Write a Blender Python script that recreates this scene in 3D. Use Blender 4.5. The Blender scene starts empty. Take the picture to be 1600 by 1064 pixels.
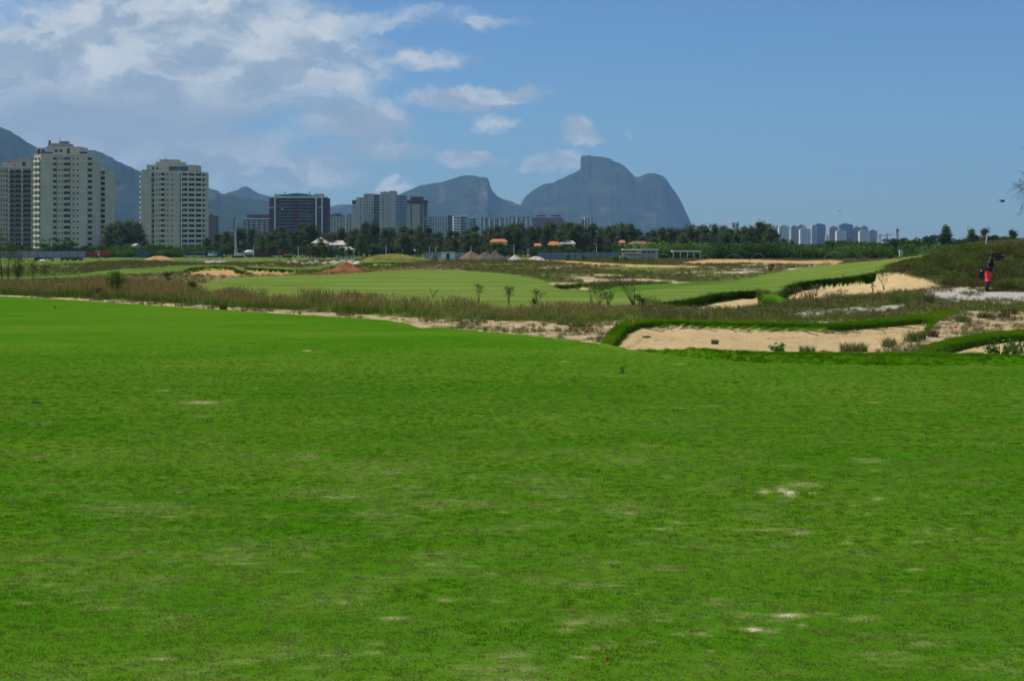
import bpy, math, random
import numpy as np
random.seed(7); rng = np.random.default_rng(7)
SC = bpy.context.scene
COL = SC.collection
# ---------------------------------------------------------------- camera, sky, sun, exposure
F, HZ, CX, CAMZ = 2222.0, 385.0, 800.0, 2.6        # focal length in photo pixels, horizon row, centre column, eye height
cam_d = bpy.data.cameras.new('camera'); cam = bpy.data.objects.new('camera', cam_d); COL.objects.link(cam)
cam.location = (0, 0, CAMZ); cam.rotation_euler = (math.radians(90), 0, 0)
cam_d.sensor_width = 36.0; cam_d.lens = 50.0; cam_d.shift_y = -147.0/1600.0
cam_d.clip_start = 0.1; cam_d.clip_end = 60000
cam_d.dof.use_dof = True; cam_d.dof.focus_distance = 120.0; cam_d.dof.aperture_fstop = 9.0
SC.camera = cam
SUN_AZ, SUN_EL = -76.0, 57.0                        # degrees, azimuth from +Y towards +X
EXPOSURE = 0.0
SC.view_settings.view_transform = 'Standard'; SC.view_settings.look = 'None'
SC.view_settings.exposure = EXPOSURE; SC.view_settings.gamma = 1.0; SC.view_settings.use_curve_mapping = False
SC.render.engine = 'CYCLES'
SC.cycles.max_bounces = 5; SC.cycles.diffuse_bounces = 2; SC.cycles.glossy_bounces = 2
SC.cycles.transmission_bounces = 3; SC.cycles.volume_bounces = 0; SC.cycles.transparent_max_bounces = 12
SC.cycles.use_denoising = True
SC.cycles.sample_clamp_indirect = 4.0

class NT:
    """small helper that writes node maths"""
    def __init__(s, tree): s.t = tree; s.n = tree.nodes; s.l = tree.links
    def new(s, typ, **kw):
        n = s.n.new(typ)
        for k, v in kw.items(): setattr(n, k, v)
        return n
    def put(s, sock, v):
        if isinstance(v, bpy.types.NodeSocket): s.l.new(v, sock)
        elif v is not None:
            if hasattr(sock.default_value, '__len__') and not hasattr(v, '__len__'): v = (v,)*len(sock.default_value)
            if hasattr(v, '__len__') and len(v) == 3 and len(sock.default_value) == 4: v = (*v, 1)
            sock.default_value = v
    def m(s, op, a, b=None, c=None, clamp=False):
        n = s.new('ShaderNodeMath', operation=op, use_clamp=clamp)
        s.put(n.inputs[0], a); s.put(n.inputs[1], b)
        if c is not None: s.put(n.inputs[2], c)
        return n.outputs[0]
    def v(s, op, a, b=None):
        n = s.new('ShaderNodeVectorMath', operation=op); s.put(n.inputs[0], a)
        if b is not None: s.put(n.inputs[1], b)
        return n.outputs['Value'] if op in ('LENGTH', 'DOT_PRODUCT', 'DISTANCE') else n.outputs[0]
    def comb(s, x, y, z=0.0):
        n = s.new('ShaderNodeCombineXYZ'); s.put(n.inputs[0], x); s.put(n.inputs[1], y); s.put(n.inputs[2], z); return n.outputs[0]
    def mix(s, f, a, b, mode='MIX'):
        n = s.new('ShaderNodeMix', data_type='RGBA', blend_type=mode); s.put(n.inputs[0], f); s.put(n.inputs[6], a); s.put(n.inputs[7], b); return n.outputs[2]
    def ramp(s, f, lo, hi, a=0.0, b=1.0, smooth=True):
        n = s.new('ShaderNodeMapRange', interpolation_type='SMOOTHSTEP' if smooth else 'LINEAR'); s.put(n.inputs[0], f)
        for i, q in zip((1, 2, 3, 4), (lo, hi, a, b)): s.put(n.inputs[i], q)
        return n.outputs[0]
    def noise(s, vec, scale, detail=4.0, rough=0.55, dist=0.0):
        n = s.new('ShaderNodeTexNoise'); s.put(n.inputs['Vector'], vec); n.inputs['Scale'].default_value = scale
        n.inputs['Detail'].default_value = detail; n.inputs['Roughness'].default_value = rough; n.inputs['Distortion'].default_value = dist
        return n.outputs[0]

world = bpy.data.worlds.new('World'); SC.world = world; world.use_nodes = True
w = NT(world.node_tree); w.n.clear()
sky = w.new('ShaderNodeTexSky', sky_type='NISHITA', sun_disc=False)
sky.sun_elevation = math.radians(SUN_EL); sky.sun_rotation = math.radians(SUN_AZ)
sky.altitude = 0; sky.air_density = 1.0; sky.dust_density = 0.3; sky.ozone_density = 3.0
SKY_STRENGTH = 0.08
tc = w.new('ShaderNodeTexCoord'); sep = w.new('ShaderNodeSeparateXYZ'); w.l.new(tc.outputs['Generated'], sep.inputs[0])
dx, dy, dz = sep.outputs
az = w.m('ARCTAN2', dx, dy)                                     # azimuth in radians, 0 = straight ahead
hor = w.m('SQRT', w.m('ADD', w.m('MULTIPLY', dx, dx), w.m('MULTIPLY', dy, dy)))
el = w.m('ARCTAN2', dz, hor)
def az_of(px): return math.atan((px-CX)/F)
def el_of(px, py): return math.atan((HZ-py)/F*math.cos(az_of(px)))
P = w.comb(az, el)
warp = w.noise(w.v('MULTIPLY', P, (1.0, 1.5, 1.0)), 16.0, 4.0, 0.55)
warp2 = w.noise(w.v('ADD', w.v('MULTIPLY', P, (1.0, 1.5, 1.0)), (7.3, 2.1, 0.0)), 16.0, 4.0, 0.55)
PW = w.v('ADD', P, w.comb(w.m('MULTIPLY', w.m('SUBTRACT', warp, 0.5), 0.045), w.m('MULTIPLY', w.m('SUBTRACT', warp2, 0.5), 0.028)))
warp3 = w.noise(w.v('MULTIPLY', P, (1.0, 1.3, 1.0)), 75.0, 5.0, 0.6); warp4 = w.noise(w.v('ADD', P, (3.3, 9.1, 0.0)), 75.0, 5.0, 0.6)
PW = w.v('ADD', PW, w.comb(w.m('MULTIPLY', w.m('SUBTRACT', warp3, 0.5), 0.016), w.m('MULTIPLY', w.m('SUBTRACT', warp4, 0.5), 0.013)))
# cloud bodies: centre and half size in the sky given by the photo's rows and columns, amount, tilt
CLOUDS = [  # px, py, rx, ry, amount, slope
 (40, 215, 420, 62, 0.85), (190, 130, 330, 95, 0.95), (380, 85, 190, 90, 0.8), (-250, 60, 300, 200, 0.9), (300, 235, 190, 55, 0.75), (470, 40, 150, 60, 0.55),
 (40, 60, 120, 45, 0.6), (150, 20, 120, 40, 0.35), (430, 160, 150, 40, 0.55), (180, 190, 230, 40, 0.9),
 (560, 190, 95, 32, 0.85), (590, 235, 90, 26, 0.75), (500, 262, 90, 28, 0.7), (665, 90, 75, 22, 0.5), (735, 158, 90, 22, 0.8), (810, 145, 60, 13, 0.5),
 (722, 243, 58, 17, 0.85), (902, 205, 34, 20, 0.95), (874, 256, 34, 22, 0.95), (770, 190, 40, 13, 0.5), (605, 290, 18, 14, 0.9), (625, 298, 26, 9, 0.6), (430, 285, 60, 14, 0.6),
 (975, 202, 12, 7, 0.4), (700, 30, 120, 18, 0.25), (320, 268, 200, 26, 0.6), (120, 235, 200, 30, 0.85), (260, 30, 260, 60, 0.85), (520, 110, 110, 50, 0.55), (560, 215, 110, 45, 0.35), (90, 110, 260, 90, 0.9), (850, 262, 40, 12, 0.35)]
cov = None
for (cx, cy, rx, ry, am) in CLOUDS:
    c = (az_of(cx), el_of(cx, cy), 0); r = (rx/F*math.cos(az_of(cx))**2, ry/F, 1)
    q = w.v('DIVIDE', w.v('SUBTRACT', PW, c), r)
    b = w.m('MULTIPLY', w.ramp(w.v('LENGTH', q), 1.45, 0.25), am)
    cov = b if cov is None else w.m('MAXIMUM', cov, b)
# the deck goes on to the left, behind and overhead, loosely, as scattered cloud
beyond = w.noise(w.comb(w.m('DIVIDE', dx, w.m('ADD', dz, 0.25)), w.m('DIVIDE', dy, w.m('ADD', dz, 0.25))), 1.1, 4.0, 0.6)
far_side = w.m('MAXIMUM', w.ramp(az, -0.40, -0.75), w.m('MULTIPLY', w.ramp(el, 0.22, 0.5), 0.8))
behind = w.ramp(dy, 0.3, -0.1)
cov = w.m('MAXIMUM', cov, w.m('MULTIPLY', w.m('MAXIMUM', far_side, behind), w.ramp(beyond, 0.48, 0.62, 0.0, 0.7)))
cn = w.noise(w.v('MULTIPLY', PW, (1.0, 2.2, 1.0)), 11.0, 9.0, 0.56, 0.3)
cn2 = w.noise(w.v('MULTIPLY', PW, (1.0, 1.5, 1.0)), 30.0, 7.0, 0.55, 0.2)
body = w.m('ADD', w.m('MULTIPLY', cn, 0.75), w.m('MULTIPLY', cn2, 0.25))
dens = w.ramp(w.m('ADD', cov, w.m('MULTIPLY', w.m('SUBTRACT', body, 0.5), w.m('SUBTRACT', 2.9, w.m('MULTIPLY', cov, 1.9)))), 0.02, 0.72)
dens = w.m('MULTIPLY', dens, w.ramp(cov, 0.0, 0.14))
# lit tops and greyer bases: light comes from upper left, so compare the thickness a little sunwards
POFF = w.v('ADD', w.v('MULTIPLY', w.v('ADD', PW, (-0.010, 0.014, 0.0)), (1.0, 2.2, 1.0)), (0, 0, 0))
cn_s = w.noise(POFF, 11.0, 5.0, 0.56, 0.3)
lit = w.ramp(w.m('SUBTRACT', w.m('ADD', w.m('MULTIPLY', cn, 1.0), 0.0), cn_s), -0.07, 0.09)
cloud_dark = (0.32, 0.41, 0.52); cloud_lit = (0.80, 0.83, 0.83)
thick = w.ramp(w.v('LENGTH', w.v('DIVIDE', w.v('SUBTRACT', PW, (az_of(170), el_of(170, 195), 0)), (0.17, 0.026, 1))), 1.5, 0.3)
lit = w.m('ADD', w.m('MULTIPLY', lit, 0.55), w.m('MULTIPLY', w.ramp(cn2, .25, .75), 0.25))
lit = w.m('MULTIPLY', lit, w.m('SUBTRACT', 1.0, w.m('MULTIPLY', thick, 0.9)))
ccol = w.mix(lit, cloud_dark, cloud_lit)
skyc = w.mix(1.0, sky.outputs[0], (0.62, 0.92, 1.22, 1), 'MULTIPLY')
ccs = w.v('DIVIDE', ccol, (SKY_STRENGTH,)*3)
out_c = w.mix(w.m('MULTIPLY', dens, 0.88), skyc, ccs)
bg = w.new('ShaderNodeBackground'); w.l.new(out_c, bg.inputs[0]); bg.inputs[1].default_value = SKY_STRENGTH
wo = w.new('ShaderNodeOutputWorld'); w.l.new(bg.outputs[0], wo.inputs[0])

sun_d = bpy.data.lights.new('sun', 'SUN'); sun = bpy.data.objects.new('sun', sun_d); COL.objects.link(sun)
sun_d.energy = 4.7; sun_d.angle = math.radians(0.53); sun_d.color = (1.0, 0.94, 0.82)
sa, se = math.radians(SUN_AZ), math.radians(SUN_EL)
from mathutils import Vector
sun.rotation_euler = Vector((math.sin(sa)*math.cos(se), math.cos(sa)*math.cos(se), math.sin(se))).to_track_quat('Z', 'Y').to_euler()
sun.location = (-50, 10, 80)

# ---------------------------------------------------------------- helpers
def tag(o, label=None, cat=None, group=None, kind=None):
    if label: o['label'] = label
    if cat: o['category'] = cat
    if group: o['group'] = group
    if kind: o['kind'] = kind
    return o
def empty(name, loc=(0, 0, 0), rz=0.0):
    o = bpy.data.objects.new(name, None); COL.objects.link(o); o.location = loc; o.rotation_euler.z = rz
    o.empty_display_size = 0.3
    return o
def link(name, me, parent=None, loc=(0, 0, 0), rz=0.0):
    o = bpy.data.objects.new(name, me); COL.objects.link(o)
    if parent: o.parent = parent
    o.location = loc; o.rotation_euler.z = rz
    return o
def copy_tree(o, parent=None):
    c = o.copy(); COL.objects.link(c); c.parent = parent
    for ch in [x for x in o.children]: copy_tree(ch, c)
    return c
def mesh_np(name, V, Fq, mat=None, smooth=False, attrs=None, midx=None):
    me = bpy.data.meshes.new(name); V = np.asarray(V, np.float32); Fq = np.asarray(Fq, np.int32)
    k = Fq.shape[1]
    me.vertices.add(len(V)); me.vertices.foreach_set('co', V.ravel())
    me.loops.add(Fq.size); me.loops.foreach_set('vertex_index', Fq.ravel())
    me.polygons.add(len(Fq)); me.polygons.foreach_set('loop_start', np.arange(0, Fq.size, k, dtype=np.int32))
    for mm in (mat if isinstance(mat, (list, tuple)) else [mat]):
        if mm: me.materials.append(mm)
    if midx is not None: me.polygons.foreach_set('material_index', np.asarray(midx, np.int32))
    me.polygons.foreach_set('use_smooth', np.full(len(Fq), smooth))
    if attrs:
        for nm, arr in attrs.items():
            arr = np.asarray(arr, np.float32)
            if arr.ndim == 1:
                a = me.attributes.new(nm, 'FLOAT', 'POINT'); a.data.foreach_set('value', arr)
            else:
                if arr.shape[1] == 3: arr = np.concatenate([arr, np.ones((len(arr), 1), np.float32)], 1)
                a = me.attributes.new(nm, 'FLOAT_COLOR', 'POINT'); a.data.foreach_set('color', arr.ravel())
    me.update(calc_edges=True)
    return me
class MB:
    """collects boxes, tubes, prisms into ONE mesh; faces may be any polygon"""
    def __init__(s): s.v = []; s.f = []; s.mi = []; s.mats = []
    def mat(s, m):
        if m not in s.mats: s.mats.append(m)
        return s.mats.index(m)
    def poly(s, pts, m):
        b = len(s.v); s.v += [tuple(p) for p in pts]; s.f.append(tuple(range(b, b+len(pts)))); s.mi.append(s.mat(m))
    def box(s, x0, x1, y0, y1, z0, z1, m):
        b = len(s.v); k = s.mat(m)
        s.v += [(x0,y0,z0),(x1,y0,z0),(x1,y1,z0),(x0,y1,z0),(x0,y0,z1),(x1,y0,z1),(x1,y1,z1),(x0,y1,z1)]
        for q in ((0,3,2,1),(4,5,6,7),(0,1,5,4),(1,2,6,5),(2,3,7,6),(3,0,4,7)):
            s.f.append(tuple(b+i for i in q)); s.mi.append(k)
        return s
    def prism(s, foot, z0, z1, m):
        n = len(foot); b = len(s.v); k = s.mat(m)
        s.v += [(x, y, z0) for x, y in foot] + [(x, y, z1) for x, y in foot]
        for i in range(n):
            j = (i+1) % n; s.f.append((b+i, b+j, b+n+j, b+n+i)); s.mi.append(k)
        s.f.append(tuple(b+n+i for i in range(n))); s.mi.append(k)
        s.f.append(tuple(b+n-1-i for i in range(n))); s.mi.append(k)
        return s
    def tube(s, pts, rad, m, n=6, cap=True):
        pts = [Vector(p) for p in pts]; k = s.mat(m); b = len(s.v)
        for i, p in enumerate(pts):
            d = (pts[min(i+1, len(pts)-1)] - pts[max(i-1, 0)]).normalized()
            a = Vector((1, 0, 0)) if abs(d.x) < 0.8 else Vector((0, 1, 0))
            u = d.cross(a).normalized(); vv = d.cross(u); r = rad[i] if hasattr(rad, '__len__') else rad
            for j in range(n):
                t = 2*math.pi*j/n; s.v.append(tuple(p + u*math.cos(t)*r + vv*math.sin(t)*r))
        for i in range(len(pts)-1):
            for j in range(n):
                s.f.append((b+i*n+j, b+i*n+(j+1) % n, b+(i+1)*n+(j+1) % n, b+(i+1)*n+j)); s.mi.append(k)
        if cap:
            s.f.append(tuple(b+j for j in range(n))); s.mi.append(k)
            s.f.append(tuple(b+(len(pts)-1)*n+n-1-j for j in range(n))); s.mi.append(k)
        return s
    def ball(s, c, r, m, nu=8, nv=6):
        k = s.mat(m); b = len(s.v); r = r if hasattr(r, '__len__') else (r, r, r)
        for i in range(nv+1):
            th = math.pi*i/nv
            for j in range(nu):
                ph = 2*math.pi*j/nu
                s.v.append((c[0]+r[0]*math.sin(th)*math.cos(ph), c[1]+r[1]*math.sin(th)*math.sin(ph), c[2]+r[2]*math.cos(th)))
        for i in range(nv):
            for j in range(nu):
                s.f.append((b+i*nu+j, b+(i+1)*nu+j, b+(i+1)*nu+(j+1) % nu, b+i*nu+(j+1) % nu)); s.mi.append(k)
        return s
    def mesh(s, name, smooth=False):
        me = bpy.data.meshes.new(name); me.from_pydata(s.v, [], s.f)
        for m in s.mats: me.materials.append(m)
        me.polygons.foreach_set('material_index', np.array(s.mi, np.int32))
        me.polygons.foreach_set('use_smooth', np.full(len(s.f), smooth)); me.update(); return me
    def build(s, name, parent=None, loc=(0, 0, 0), rz=0.0, smooth=False): return link(name, s.mesh(name, smooth), parent, loc, rz)

def make_mat(name, color, rough=0.85, spec=0.2, var=0.12, scale=0.5, var_col=None, bump=0.0, bscale=20.0, metal=0.0, transl=0.0, tint=None, stretch=(1, 1, 1)):
    """principled material whose colour wanders over the surface; tint names a colour attribute"""
    mt = bpy.data.materials.new(name); mt.use_nodes = True; g = NT(mt.node_tree); g.n.clear()
    tcn = g.new('ShaderNodeTexCoord'); base = tcn.outputs['Object']
    if stretch != (1, 1, 1): base = g.v('MULTIPLY', base, stretch)
    nz = g.noise(base, scale, 5.0, 0.6)
    c = (*color, 1)
    if tint:
        at = g.new('ShaderNodeAttribute', attribute_name=tint[0], attribute_type=tint[1])
        c = at.outputs['Color']
    lo = g.mix(1.0, c, (1-var,)*3 if not var_col else tuple(var_col), 'MULTIPLY')
    hi = g.mix(1.0, c, (1+var,)*3, 'MULTIPLY')
    col = g.mix(g.ramp(nz, 0.3, 0.7), lo, hi)
    bs = g.new('ShaderNodeBsdfPrincipled'); g.put(bs.inputs['Base Color'], col); bs.inputs['Roughness'].default_value = rough
    bs.inputs['Specular IOR Level'].default_value = spec; bs.inputs['Metallic'].default_value = metal
    if bump:
        bn = g.noise(base, bscale, 6.0, 0.6); bp = g.new('ShaderNodeBump'); bp.inputs['Strength'].default_value = bump
        bp.inputs['Distance'].default_value = 0.05; g.l.new(bn, bp.inputs['Height']); g.l.new(bp.outputs[0], bs.inputs['Normal'])
    res = bs.outputs[0]
    if transl:
        tr = g.new('ShaderNodeBsdfTranslucent'); g.put(tr.inputs[0], g.mix(1.0, col, (1.1, 1.15, 0.6), 'MULTIPLY'))
        mx = g.new('ShaderNodeMixShader'); mx.inputs[0].default_value = transl; g.l.new(res, mx.inputs[1]); g.l.new(tr.outputs[0], mx.inputs[2]); res = mx.outputs[0]
    o = g.new('ShaderNodeOutputMaterial'); g.l.new(res, o.inputs[0])
    return mt
def hash2(ix, iy, seed):
    h = (ix.astype(np.int64)*374761393 + iy.astype(np.int64)*668265263 + seed*982451653) & 0xffffffff
    h = ((h ^ (h >> 13))*1274126177) & 0xffffffff
    return ((h ^ (h >> 16)) & 0xffff)/65535.0
def vnoise(x, y, seed=0):
    x = np.asarray(x, float); y = np.asarray(y, float)
    ix = np.floor(x); iy = np.floor(y); fx = x-ix; fy = y-iy; fx = fx*fx*(3-2*fx); fy = fy*fy*(3-2*fy)
    a = hash2(ix, iy, seed); b = hash2(ix+1, iy, seed); c = hash2(ix, iy+1, seed); d = hash2(ix+1, iy+1, seed)
    return (a*(1-fx)+b*fx)*(1-fy)+(c*(1-fx)+d*fx)*fy
def fbm(x, y, seed=0, o=4):
    s = 0; a = 0.5; n = 0
    for i in range(o): s = s+a*vnoise(x*2**i, y*2**i, seed+i*17); n += a; a *= 0.5
    return s/n
def inside(px, py, poly):
    r = np.zeros(np.shape(px), bool); n = len(poly)
    for i in range(n):
        x1, y1 = poly[i]; x2, y2 = poly[(i+1) % n]
        if y1 == y2: continue
        r ^= ((y1 > py) != (y2 > py)) & (px < (x2-x1)*(py-y1)/(y2-y1)+x1)
    return r
def cur(px, pts): a = np.array(pts, float); return np.interp(px, a[:, 0], a[:, 1])
def sstep(a, b, x): t = np.clip((x-a)/(b-a), 0, 1); return t*t*(3-2*t)
def wz(py, d): return CAMZ-(py-HZ)*d/F           # height seen on row py at distance d
def wx(px, d): return (px-CX)*d/F
# ---------------------------------------------------------------- terrain
_cp = []
for d in (3, 8, 15, 30, 45):
    for p in (-1400, -600, -200, 300, 800, 1200, 1700, 2400): _cp.append((p, d, 0))
for d in (60, 75, 100, 150, 220):
    for p in (-1400, -600, -100, 250, 500, 800): _cp.append((p, d, 0))
for d, zz_ in ((300, -.5), (450, -1.3), (560, -1.9), (800, -2.0), (1200, -2.0), (3600, -2.0)):
    for p in (-1400, -400, 200, 500, 800, 1050, 1300, 1800, 2400): _cp.append((p, d, zz_))
_cp += [(1000,80,0),(1100,80,0),(1000,60,0),(1200,60,0),(1200,70,.0),(1210,85,.05),(1250,80,.2),(1400,80,.9),(1500,80,1.5),(1600,80,1.6),(1543,65,.4),(1620,60,.3),(1450,65,.3),(1450,50,.03),(1600,50,.1),
 (1450,72,.5),(1500,95,2.5),(1600,95,2.8),(1800,95,2.9),(2400,95,2.5),(1400,95,1.3),(1250,95,.25),(1100,95,0),(1480,120,2.17),(1400,130,1.42),(1250,130,.5),(1160,110,.03),(1040,110,0),(1600,130,2.9),
 (1480,150,1.5),(1400,180,.7),(1600,180,2),(1250,200,0),(1800,250,.5),(1500,260,0),(1000,150,0),(1000,220,0),(1800,60,.4),(2400,60,.5),(1700,45,.05),
 (650,125,.30),(520,125,.22),(780,122,.15),(650,86,-.06),(650,170,-.25),(420,150,.12),(950,190,.15)]
_cp = np.array(_cp, float)
def _feat(p, d): return np.stack([np.asarray(p, float)/260.0, np.log(np.maximum(d, 0.5))*3.2], -1)
_cf = _feat(_cp[:, 0], _cp[:, 1])
_K = np.sqrt(((_cf[:, None]-_cf[None])**2).sum(-1)+0.04)
_W = np.linalg.solve(_K+np.eye(len(_K))*1e-3, _cp[:, 2])
def base_z(x, y):
    x = np.asarray(x, float); y = np.asarray(y, float); sh = np.broadcast(x, y).shape
    x = np.broadcast_to(x, sh).ravel(); y = np.broadcast_to(y, sh).ravel()
    yy = np.maximum(y, 3.0); p = np.clip(x*F/yy+CX, -1400, 2600); out = np.zeros(len(x))
    for i in range(0, len(x), 20000):
        f = _feat(p[i:i+20000], yy[i:i+20000])
        out[i:i+20000] = np.sqrt(((f[:, None]-_cf[None])**2).sum(-1)+0.04) @ _W
    out += 0.25*(fbm(x/23, y/23, 5)-.5)*sstep(60, 130, y)*sstep(2000, 300, y)+0.10*(fbm(x/5, y/5, 9)-.5)*sstep(40, 70, y)
    return out.reshape(sh)
E_LAWN = [(-1400,452),(0,463),(100,468),(250,478),(400,488),(520,495),(600,500),(635,506),(655,513),(682,511),(720,515),(800,522),(880,530),(950,540),(1000,549),(1060,556),(1120,563),(1200,568),(1300,571),(1600,572),(2600,572)]
E_BACK = [(900,534),(940,540),(960,545),(1050,552),(1150,559),(1250,560),(1420,559),(1500,561),(1600,565),(2600,567)]
POLY_A = [(956,542),(965,529),(978,515),(995,507.5),(1020,505.5),(1060,505),(1100,506.5),(1200,509.5),(1290,511.5),(1340,509),(1400,504),(1440,500),(1455,504),(1445,519),(1420,531),(1395,542),(1370,551),(1250,560),(1150,559),(1050,552),(975,546)]
COLL_A = [(938,541),(948,527),(960,514),(976,505),(1000,501.5),(1100,503),(1200,506),(1290,507.5),(1340,505),(1400,499),(1440,493),(1475,487),(1500,489),(1475,499),(1460,507),(1452,520),(1430,535),(1440,520),(1440,508),(1300,520),(1000,525),(975,547)]
POLY_B = [(1452,554),(1462,549),(1485,542),(1520,534),(1560,528),(1620,523),(1800,520),(2100,530),(2100,566),(1600,565),(1560,563),(1500,560)]
COLL_B = [(1425,557),(1440,545),(1480,534),(1520,526),(1560,521),(1620,516),(1800,512),(1800,530),(1520,540),(1470,556)]
POLY_R1 = [(1035,475),(1070,470.5),(1095,465.5),(1115,461),(1150,456.8),(1180,456),(1187,459),(1190,468),(1180,478),(1150,482),(1100,482),(1060,479)]
POLY_R2 = [(1219,462),(1222,455),(1230,448.5),(1247,443),(1280,439),(1320,435),(1350,431.5),(1366,427.5),(1400,425),(1450,437),(1470,446),(1440,452),(1380,459),(1300,465),(1250,471),(1230,468)]
POLY_S = [(866,449),(872,446.5),(905,443.5),(955,447.5),(950,450),(915,453),(880,452)]
POLY_M1 = [(287,424),(296,420),(320,417.5),(350,417),(365,418.5),(372,423),(384,425),(384,431),(340,431),(300,429)]
POLY_M2 = [(382,418),(400,420),(430,421.5),(460,423),(459,428),(430,430),(400,430),(386,425)]
POLY_M3 = [(392,414),(400,411.5),(438,411),(430,414.5),(405,415.5)]
POLY_M4 = [(562,411.5),(570,412),(620,411),(618,415),(575,416)]
CARVES = [(POLY_A, .17), (POLY_B, .18), (POLY_R1, .40), (POLY_R2, .52), (POLY_S, .30), (POLY_M1, .42), (POLY_M2, .36), (POLY_M3, .25), (POLY_M4, .25)]
FAIR_MAIN = [(300,452),(310,446),(330,440),(370,435),(400,433),(450,431),(500,430),(560,427),(600,423.5),(650,421.5),(700,422),(750,424.5),(800,429),(840,436),(862,444),(880,453),(950,453),(960,448),(1000,445.5),(1060,442.5),(1100,440.5),(1160,437),(1200,429),(1250,419),(1300,413.5),(1400,405),(1450,397.5),(1490,391),(1540,389),(1500,396),(1450,411),(1430,417),(1400,422),(1366,426.5),(1350,431),(1320,434.5),(1280,438.5),(1247,442.5),(1230,448),(1221,455),(1214,459),(1205,457),(1180,455.5),(1150,456.5),(1115,460.5),(1090,465),(1060,471),(1000,476),(960,484),(800,489),(600,484),(450,476),(330,466)]
FAIR_LEFT = [(-1400,436),(0,434),(60,433),(120,430),(150,425),(190,420.5),(250,418),(287,416),(300,415.5),(350,415),(372,417),(384,420),(390,416),(440,418),(470,419),(500,416),(520,411),(560,407.5),(600,408),(545,414),(520,420),(500,423),(460,424),(384,424),(372,423),(350,418),(296,422),(250,429),(180,433),(120,435),(0,438),(-1400,440)]
GREEN_FAR = [(560,408),(585,403),(640,400.8),(700,402),(760,403.5),(830,405),(820,407),(740,407.5),(690,408.5),(640,411),(600,413),(570,412)]
FAIR_FARL = [(-1400,404),(0,405),(100,406),(160,403.5),(250,404),(330,406),(420,404),(520,405),(560,404),(555,408),(420,410),(330,412),(230,409),(160,410),(90,415),(0,418),(-1400,421)]
FAIR_FARM = [(935,419),(990,416.5),(1060,417),(1100,415.5),(1090,420),(1010,423),(950,423)]
WHITE1 = [(1215,494),(1250,489),(1320,483),(1380,478),(1412,474),(1412,480),(1380,485),(1320,489),(1262,494)]
WHITE2 = [(1440,459),(1450,452),(1480,449.5),(1530,452),(1590,455),(1680,458),(1680,470),(1600,471),(1560,473),(1500,470),(1465,466)]
SAND_FARR = [(1060,411),(1110,405.5),(1180,406),(1250,408),(1300,406.5),(1325,409),(1300,414),(1240,413),(1150,412),(1100,414)]
SAND_STRIPF = [(800,404.5),(880,407.5),(940,411),(1000,414),(1090,416),(1085,418),(1000,417.5),(930,415),(870,410),(800,407)]
HEATH = [(1385,430),(1392,420),(1420,412),(1450,404),(1480,396),(1520,389),(1600,384),(1800,378),(2600,378),(2600,460),(1700,459),(1600,456),(1530,451.5),(1480,449),(1455,446),(1448,436),(1420,431)]
SANDR = [(1490,487),(1520,486),(1600,487),(1800,488),(2600,488),(2600,512),(1800,513),(1600,517),(1550,522),(1500,530),(1440,546),(1425,553),(1380,554),(1400,545),(1430,532),(1455,512),(1470,500)]
def E_TG_TOP(px): return cur(px, [(-1400,434),(0,444),(100,448),(200,452),(300,459),(350,464),(450,471),(600,480),(760,485),(900,486),(1000,486),(1060,482),(1300,479),(1600,474),(2600,474)])
def E_TG_BOT(px): return cur(px, [(-1400,451),(0,461),(100,465),(250,473),(400,482),(520,489),(600,494),(700,499),(800,502),(900,503),(1000,501),(1250,504),(1340,503),(1440,494),(1500,485),(1600,485),(2600,486)])
LAWN, LUSH, SAND, TALL, FAIR, WHITE, HEA, BROWN, SPARSE, FARG, DARKG, ROUGH, MIDR = range(1, 14)
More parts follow.
